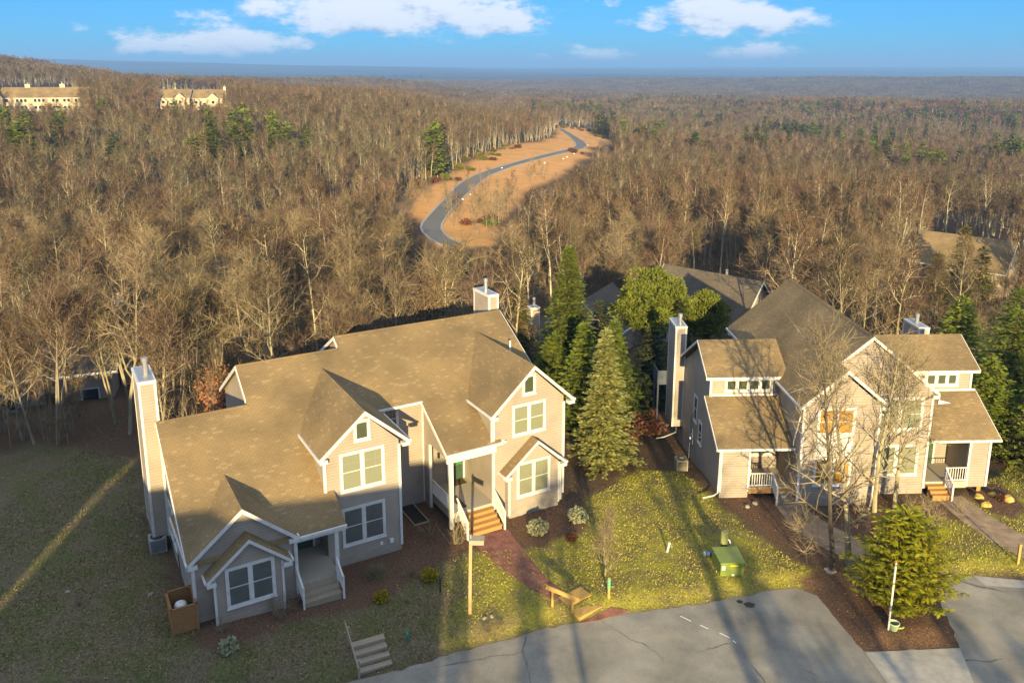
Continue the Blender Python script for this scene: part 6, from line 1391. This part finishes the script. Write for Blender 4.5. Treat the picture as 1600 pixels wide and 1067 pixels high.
def mid_woods():
    kinds = []
    for i in range(8):
        R = random.Random(300 + i); a, c = bare(400 + i, 12 * R.uniform(.85, 1.15), R.uniform(.13, .2), R.uniform(2.5, 3.4), first=R.uniform(.35, .58), nl=9, sub=5, tw=8, tww=.06, twl=1.3, stems=[1, 1, 1, 2, 1, 1, 2, 1][i], upr=R.uniform(.6, .95), seg=4, detail=0)
        kinds.append(join(a, c, [M_BARKF if i % 3 else M_BARK, [M_TWIGF, M_TWIGG, M_TWIGF, M_TWIGR][i % 4], M_BARKF]))
    coll = hidden_collection('woodland_tree', kinds)
    def run(name, label, r0, r1, cell, seed):
        X, Y = scatter(r0, r1, cell, -.72, .72, seed=seed); Z = T(X, Y); tall = clear_of(X, Y, Z, 12.5, 3); ok = free_of(X, Y) & (tall | clear_of(X, Y, Z, 4.6, 2))
        ok &= ~((sdf(X, Y, SAND) < 1.5) & (np.hypot(X, Y) < 900))
        pxm, _q = to_px(X, Y, Z + 7); ok &= ~((Y < 92) & (pxm > 835) & (pxm < 1140)); ok &= ~((Y < 92) & (pxm > 1465))
        dens = _fbm(X / 38, Y / 38, 44); R = np.random.default_rng(seed); ok &= R.random(len(X)) < (.93 + .25 * dens)
        X, Y, Z, tall = X[ok], Y[ok], Z[ok], tall[ok]; n = len(X)
        S = R.uniform(.68, 1.15, n); SZ = R.uniform(.66, 1.22, n) * (1 + .12 * _fbm(X / 60, Y / 60, 47)); patch = _fbm(X / 45, Y / 45, 51)
        idx = R.integers(0, 8, n); red = (patch > .45) & (R.random(n) < .6); idx[red] = 3 + 4 * (R.random(red.sum()) < .5); g = (patch < -.4) & (R.random(n) < .5); idx[g] = 1 + 4 * (R.random(g.sum()) < .5)
        S = np.where(tall, S, S * .55); SZ = np.where(tall, SZ, SZ * .36)      # low growth before the open views
        instancer(name, label, X, Y, Z - .1, S, SZ, R.uniform(0, 6.28, n), idx, coll)
    run('close_woodland', 'further leafless trees standing between the nearer woodland trees', 66, NEAR_EDGE, 6.2, 60)
    run('woodland', 'leafless brown woodland filling the valley behind the houses', NEAR_EDGE - 1.0, 560, 4.1, 61)
    run('far_woodland', 'more distant leafless woodland on the slopes', 560, 1000, 6.2, 62)
    # undergrowth among the near trees
    und = []
    for i in range(4):
        a, c = bare(450 + i, 3.6, .03, 1.1, first=.2, nl=7, sub=4, tw=6, tww=.03, twl=.8, upr=.7, seg=3, detail=0); und.append(join(a, c, [M_BARK, [M_TWIG, M_TWIGY][i % 2], M_BARK]))
    X, Y = scatter(52, 200, 2.1, -.7, .7, seed=71); Z = T(X, Y); ok = free_of(X, Y) & clear_of(X, Y, Z, 4, 1); X, Y, Z = X[ok], Y[ok], Z[ok]; R = np.random.default_rng(72); n = len(X)
    instancer('undergrowth', 'thin leafless saplings and brush under the woodland trees', X, Y, Z - .1, R.uniform(.6, 1.4, n), R.uniform(.5, 1.5, n), R.uniform(0, 6.28, n), R.integers(0, 4, n), hidden_collection('brush', und))
    # low scrub that hides the foot of the near slope below the road
    # evergreens dotted through the woods
    ev = []
    for i in range(5):
        a, c = spruce(500 + i, 11, [2.0, 2.6, 3.2, 2.4, 2.8][i], 14, 8, 9, 1.2, .34, power=[.9, .7, .55, .8, .6][i], base=.12); ev.append(join(a, c, [M_BARKD, [M_DKEV, M_OLIVE, M_HEML, M_DKEV, M_HEML][i]]))
    ce = hidden_collection('evergreen', ev)
    R = np.random.default_rng(80); pts = []
    def cluster(px, py, n, sx, sy, s=1.0):
        g = ground(px, py); 
        for _ in range(int(n * 1.6)): pts.append((g.x + R.normal(0, sx), g.y + R.normal(0, sy), s))
    for (px, py, n, sx, sy) in [(905, 190, 9, 12, 25), (930, 180, 8, 15, 30), (880, 185, 6, 8, 20), (1240, 228, 22, 16, 18), (1215, 222, 8, 12, 20), (1365, 205, 9, 22, 25), (1275, 182, 14, 40, 30), (1310, 178, 10, 30, 40), (1060, 165, 12, 40, 40), (1110, 168, 10, 40, 50), (1400, 240, 6, 10, 20), (1350, 260, 8, 10, 10), (1460, 195, 14, 40, 60), (1560, 210, 14, 40, 60), (1590, 200, 8, 30, 40), (1030, 225, 5, 8, 12), (1000, 245, 4, 5, 6), (1560, 275, 10, 9, 9), (1590, 265, 8, 8, 9), (945, 215, 4, 4, 8), (1140, 190, 5, 20, 30), (1500, 170, 9, 60, 60),
                                (30, 285, 5, 8, 8), (265, 200, 4, 8, 10), (420, 265, 5, 8, 8), (690, 275, 4, 5, 5), (560, 118, 12, 120, 60), (640, 122, 14, 120, 60), (470, 130, 9, 100, 60), (60, 250, 3, 6, 6), (330, 300, 4, 6, 6), (1180, 255, 5, 8, 8), (1080, 260, 3, 5, 6), (1450, 290, 5, 10, 8)]:
        cluster(px, py, n, sx, sy)
    A = np.array(pts); X, Y = A[:, 0], A[:, 1]; X2, Y2 = scatter(500, 1300, 62, .02, .66, seed=83); X = np.concatenate([X, X2]); Y = np.concatenate([Y, Y2]); Z = T(X, Y); ok = clear_of(X, Y, Z, 12, 2.5) & free_of(X, Y) & (np.hypot(X, Y) > 95); X, Y, Z = X[ok], Y[ok], Z[ok]; n = len(X)
    instancer('evergreen_wood', 'dark evergreens dotted through the far leafless woods', X, Y, Z, R.uniform(1.2, 1.9, n), R.uniform(1.25, 1.9, n), R.uniform(0, 6.28, n), R.integers(0, 5, n), ce)
    # low green bushes at the wood edge above the sand
    bu = []
    for i in range(3):
        a, c = leafy(520 + i, 260, 1.5, .9, .8, .5, 4, hollow=.4); bu.append(join(a, c, [M_BARKD, [M_OLIVE, M_HEML, M_RUST][i]]))
    pts = []
    for (px, py, n, s) in [(675, 278, 16, 4.5), (720, 262, 7, 4), (745, 248, 8, 4), (770, 240, 8, 4), (640, 292, 6, 3), (800, 232, 5, 4), (925, 206, 9, 5), (945, 216, 9, 5), (700, 250, 5, 5), (735, 240, 4, 6), (880, 200, 6, 5), (905, 240, 4, 3), (760, 350, 5, 3)]:
        g = ground(px, py)
        for _ in range(n): pts.append((g.x + R.normal(0, s), g.y + R.normal(0, s * 1.2)))
    A = np.array(pts); X, Y = A[:, 0], A[:, 1]; n = len(X)
    instancer('wood_edge_scrub', 'low olive and rusty scrub along the edge of the bare sandy verge', X, Y, T(X, Y), R.uniform(.6, 1.4, n), R.uniform(.5, 1.2, n), R.uniform(0, 6.28, n), R.integers(0, 3, n), hidden_collection('scrub', bu))
    pts = []
    for (px, py, n, s) in [(742, 350, 9, 4), (758, 338, 7, 4), (790, 332, 9, 5), (800, 312, 7, 5), (720, 366, 5, 4), (845, 285, 5, 5), (665, 300, 6, 4), (640, 320, 6, 3)]:
        g = ground(px, py)
        for _ in range(n): pts.append((g.x + R.normal(0, s), g.y + R.normal(0, s * 1.4)))
    A = np.array(pts); X, Y = A[:, 0], A[:, 1]; n = len(X)
    instancer('verge_saplings', 'thin leafless saplings growing on the bare sandy verge', X, Y, T(X, Y), R.uniform(1.0, 2.2, n), R.uniform(1.0, 2.6, n), R.uniform(0, 6.28, n), R.integers(0, 4, n), hidden_collection('verge_brush', und))
    # canopy of the far hills: patches of crowns
    pa = []
    for i in range(4):
        R2 = random.Random(600 + i); t = TV()
        for k in range(22):
            cx, cy = R2.uniform(-17, 17), R2.uniform(-17, 17); hh = R2.uniform(8, 13)
            t.quad(Vector((cx - .25, cy, 0)), Vector((cx + .25, cy, 0)), Vector((cx + .12, cy, hh * .8)), Vector((cx - .12, cy, hh * .8)), 1)
            for j in range(34):
                d = rvec(R2, .35); p = Vector((cx + d.x * 3.0, cy + d.y * 3.0, hh * .66 + d.z * hh * .34)); w = rvec(R2) * R2.uniform(.25, .7); q = (d * .7 + rvec(R2, .6) * .8) * R2.uniform(.9, 2.2)
                t.tri(p - w, p + w, p + q, 0)
        pa.append(t.mesh('canopy', [[M_TWIGF, M_TWIGG, M_TWIGF, M_TWIGR][i], M_BARKF]))
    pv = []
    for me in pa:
        m2 = me.copy(); m2.materials[0] = M_TWIGHAZE; pv.append(m2)
    X, Y = scatter(1000, 3600, 27, -.70, .70, seed=91); Z = T(X, Y); ok = clear_of(X, Y, Z, 10, 3) | (np.hypot(X, Y) > 2440) | (np.hypot(X, Y) < 2000); X, Y, Z = X[ok], Y[ok], Z[ok]; n = len(X)
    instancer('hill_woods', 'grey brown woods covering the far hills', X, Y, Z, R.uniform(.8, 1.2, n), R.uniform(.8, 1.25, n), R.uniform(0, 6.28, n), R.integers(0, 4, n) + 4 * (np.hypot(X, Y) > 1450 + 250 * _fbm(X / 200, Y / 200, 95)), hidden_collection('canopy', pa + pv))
mid_woods()

# ------------------------------------------------------------------ leaves and grass on the lawns (one mesh each)
def ground_litter():
    R = np.random.default_rng(31)
    def quads(name, label, X, Y, size, mat, lift=.012, tilt=.2):
        n = len(X); Z = T(X, Y) + lift; a = R.uniform(0, 6.28, n); s = size * R.uniform(.6, 1.3, n)
        ux = np.stack([np.cos(a), np.sin(a), R.normal(0, tilt, n) * .6], 1) * (s / 2)[:, None]; uy = np.stack([-np.sin(a), np.cos(a), R.normal(0, tilt, n) * .6], 1) * (s * .36)[:, None]
        c = np.stack([X, Y, Z + s * .15], 1); V = np.stack([c - ux, c - uy, c + ux, c + uy], 1).reshape(-1, 3); F = np.arange(4 * n).reshape(-1, 4)
        mesh_np(name, label, V, F, mat)
    def mesh_np(name, label, V, F, mat):
        k = F.shape[1]; me = bpy.data.meshes.new(name); me.vertices.add(len(V)); me.vertices.foreach_set('co', V.astype(np.float32).ravel()); me.loops.add(F.size); me.loops.foreach_set('vertex_index', F.astype(np.int32).ravel()); me.polygons.add(len(F)); me.polygons.foreach_set('loop_start', np.arange(0, F.size, k, dtype=np.int32)); me.update(); me.materials.append(mat); tag(link(name, me), label, kind='stuff')
    def area(n, x0, x1, y0, y1):
        X = R.uniform(x0, x1, n); Y = R.uniform(y0, y1, n); return X, Y
    def island(mat_name, stops):
        m, nt, b, N, L = new_mat(mat_name); sset(b, .85, .1); g = N('ShaderNodeNewGeometry'); r = ramp(N, stops); r.color_ramp.interpolation = 'LINEAR'; L(g.outputs['Random Per Island'], r.inputs[0]); L(r.outputs[0], b.inputs['Base Color']); return m
    ml = island('fallen_leaf', [(0, (.16, .085, .04)), (.4, (.26, .15, .075)), (.7, (.36, .23, .12)), (1, (.44, .32, .19))])
    mg = island('grass_blade', [(0, (.14, .16, .016)), (.4, (.29, .285, .036)), (.75, (.43, .375, .06)), (1, (.50, .41, .13))])
    X, Y = area(60000, -34, 40, 31, 66); d = sdf(X, Y, LOT); pat = _fbm(X * .5, Y * .5, 33); k = (d > .1) & (R.random(len(X)) < .22 + .5 * pat + .10 * (X > 2)) & free_lawn(X, Y); X, Y = X[k], Y[k]
    quads('fallen_leaves', 'tan fallen leaves scattered over the lawns and beds', X, Y, .085, ml)
    # grass tufts only on the lawn outlines
    X, Y = area(200000, -30, 36, 31.5, 58); m = np.zeros(len(X), bool)
    for p in LAWN: m |= inside(X, Y, p)
    for p in MULCH: m &= ~inside(X, Y, p)
    pat = _fbm(X * .9, Y * .9, 35); k = m & (sdf(X, Y, LOT) > .12) & free_lawn(X, Y) & (R.random(len(X)) < .72 + .6 * pat); X, Y = X[k], Y[k]; n = len(X)
    Z = T(X, Y); a = R.uniform(0, 6.28, n); w = .035; h = R.uniform(.03, .085, n); ln = R.normal(0, .06, (n, 2)); c = np.stack([X, Y, Z], 1); u = np.stack([np.cos(a) * w, np.sin(a) * w, 0 * a], 1)
    V = np.stack([c - u, c + u, c + np.stack([ln[:, 0], ln[:, 1], h], 1)], 1).reshape(-1, 3)
    mgd = island('shade_blade', [(0, (.08, .085, .028)), (.4, (.15, .145, .055)), (.75, (.25, .215, .09)), (1, (.34, .27, .14))])
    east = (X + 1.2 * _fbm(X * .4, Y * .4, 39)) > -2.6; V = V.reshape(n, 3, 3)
    for k, nm, lab, mm in ((east, 'grass_blades', 'short yellow green winter grass on the sunny lawns', mg), (~east, 'shade_grass', 'dull grass on the shaded left lawn, shade put into its colour', mgd)):
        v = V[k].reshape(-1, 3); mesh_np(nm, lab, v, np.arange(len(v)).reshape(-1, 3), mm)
def free_lawn(x, y):
    a = math.radians(29.8); u = (x - 3.01) * math.cos(a) + (y - 47.64) * math.sin(a); v = -(x - 3.01) * math.sin(a) + (y - 47.64) * math.cos(a)
    ok = ~((u > -21.8) & (u < .2) & (v > .1) & (v < 13)); ok &= ~((u > -21.8) & (u < -14.8) & (v > -2.2) & (v <= .1)); ok &= ~((u > -15.2) & (u < -10.7) & (v > -.5) & (v <= .1)); ok &= ~((u > -7.2) & (u < -4.7) & (v > -1.4) & (v <= .1)); ok &= ~((u > -17) & (u < -14.9) & (v > -3.2) & (v < -2))
    x2, y2 = x - 17.37, y - 46.94; ok &= ~((x2 > -4.6) & (x2 < 12.6) & (y2 > 1.0)); ok &= ~((x2 > -.2) & (x2 < 4.8) & (y2 > -.1))
    return ok
ground_litter()

# ------------------------------------------------------------------ unseen behind the viewpoint: houses added to cast the long shade, trees read from shadows
def behind():
    zg = -.45
    for x0, x1, up, lab in ((-44, -23.27, 2.4, 'unseen left terrace house added behind the viewpoint to cast shade'), (-22.73, -1.6, 0, 'unseen right terrace house added behind the viewpoint to shade the left lawn')):
        H = empty('shade_terrace', ((x0 + x1) / 2, -9, zg + up), 0); tag(H, lab, 'house'); w = (x1 - x0) / 2
        wall(H, [(-w + .2, -5, -5), (-w + .2, -5, 11.3), (-w + .2, 0, 16.0), (-w + .2, 5, 11.3), (-w + .2, 5, -5)], (2 * w - .4, 0, 0), M_SID1)
        slab(H, [(-w, -5.5, 11.0), (w, -5.5, 11.0), (w, 0, 16.2), (-w, 0, 16.2)], M_ROOF1); slab(H, [(-w, 5.5, 11.0), (w, 5.5, 11.0), (w, .001, 16.2), (-w, .001, 16.2)], M_ROOF1)
        for k in range(6): win(H, (-w + 1.6 + k * 3.2 + 1.8, 5, 1.2), (-1, 0, 0), (0, 1, 0), 1.8, 1.7); win(H, (-w + 1.6 + k * 3.2 + 1.8, 5, 5.2), (-1, 0, 0), (0, 1, 0), 1.8, 1.7)
    def ev(x, y, h, r, mat, seed, lab, power=.5): 
        a, c = spruce(seed, h, r, 30, 12, 14, .6, .16, power=power, base=.02); Proto(a, c, [M_BARKD], [mat]).put('spruce_tree', (x, y, zg), 0, 1, lab, 'tree')
    def br(x, y, h, r0, sp, seed, lab, first=.3):
        a, c = bare(seed, h, r0, sp, first=first, nl=18, sub=6, tw=6, tww=.04, twl=1.0); Proto(a, c, [M_BARK], [M_TWIG, M_BARK]).put('bare_tree', (x, y, zg), 0, 1, lab, 'tree')
    ev(-.9, -9, 12.2, 1.0, M_DKEV, 701, 'narrow evergreen at the end of the rear terrace', .6)
    ev(2.5, -6, 11.6, 1.0, M_DKEV, 702, 'narrow evergreen right of the rear terrace', .35)
    br(4.3, -6, 15, .42, 2.0, 703, 'leafless tree right of the narrow evergreens behind the viewpoint', .7)
    ev(16.0, -7, 9.9, 1.9, M_DKEV, 707, 'lower dense evergreen right of the tall leafless tree behind the viewpoint', .3)
    ev(14.3, -6, 11.8, 1.9, M_DKEV, 704, 'dense evergreen below the tall leafless tree behind the viewpoint', .35)
    br(11.6, -4, 24.5, .48, 4.2, 705, 'tall leafless tree behind the viewpoint right of centre', .38)
    br(14.6, -7, 22, .34, 3.0, 708, 'second tall leafless tree behind the viewpoint', .5)
    br(19.3, -6, 15, .42, 2.2, 706, 'stout leafless tree before the right hedge behind the viewpoint', .6)
    for i, x in enumerate((22.6, 25.2, 28.4, 31.0, 34.5)): ev(x, -5 - (i % 2), 10.6 - (i % 2) * .9, 1.75, M_DKEV, 710 + i, '%s evergreen from the left in the hedge behind the viewpoint' % ['first', 'second', 'third', 'fourth', 'fifth'][i], .4)
behind()

# ------------------------------------------------------------------ the air
hz = MB().box(-26000, 26000, -600, 48000, -140, 150).build('haze', None)
hm = bpy.data.materials.new('haze_air'); hm.use_nodes = True; _nt = hm.node_tree; _nt.nodes.remove(_nt.nodes['Principled BSDF'])
_v = _nt.nodes.new('ShaderNodeVolumePrincipled'); _v.inputs['Color'].default_value = (.24, .50, 1.0, 1); _v.inputs['Density'].default_value = 1.4e-4; _v.inputs['Anisotropy'].default_value = 0.0
_nt.links.new(_v.outputs[0], _nt.nodes['Material Output'].inputs['Volume'])
hz.data.materials.clear(); hz.data.materials.append(hm); tag(hz, 'thin blue air over the valley and the far hills', kind='stuff')
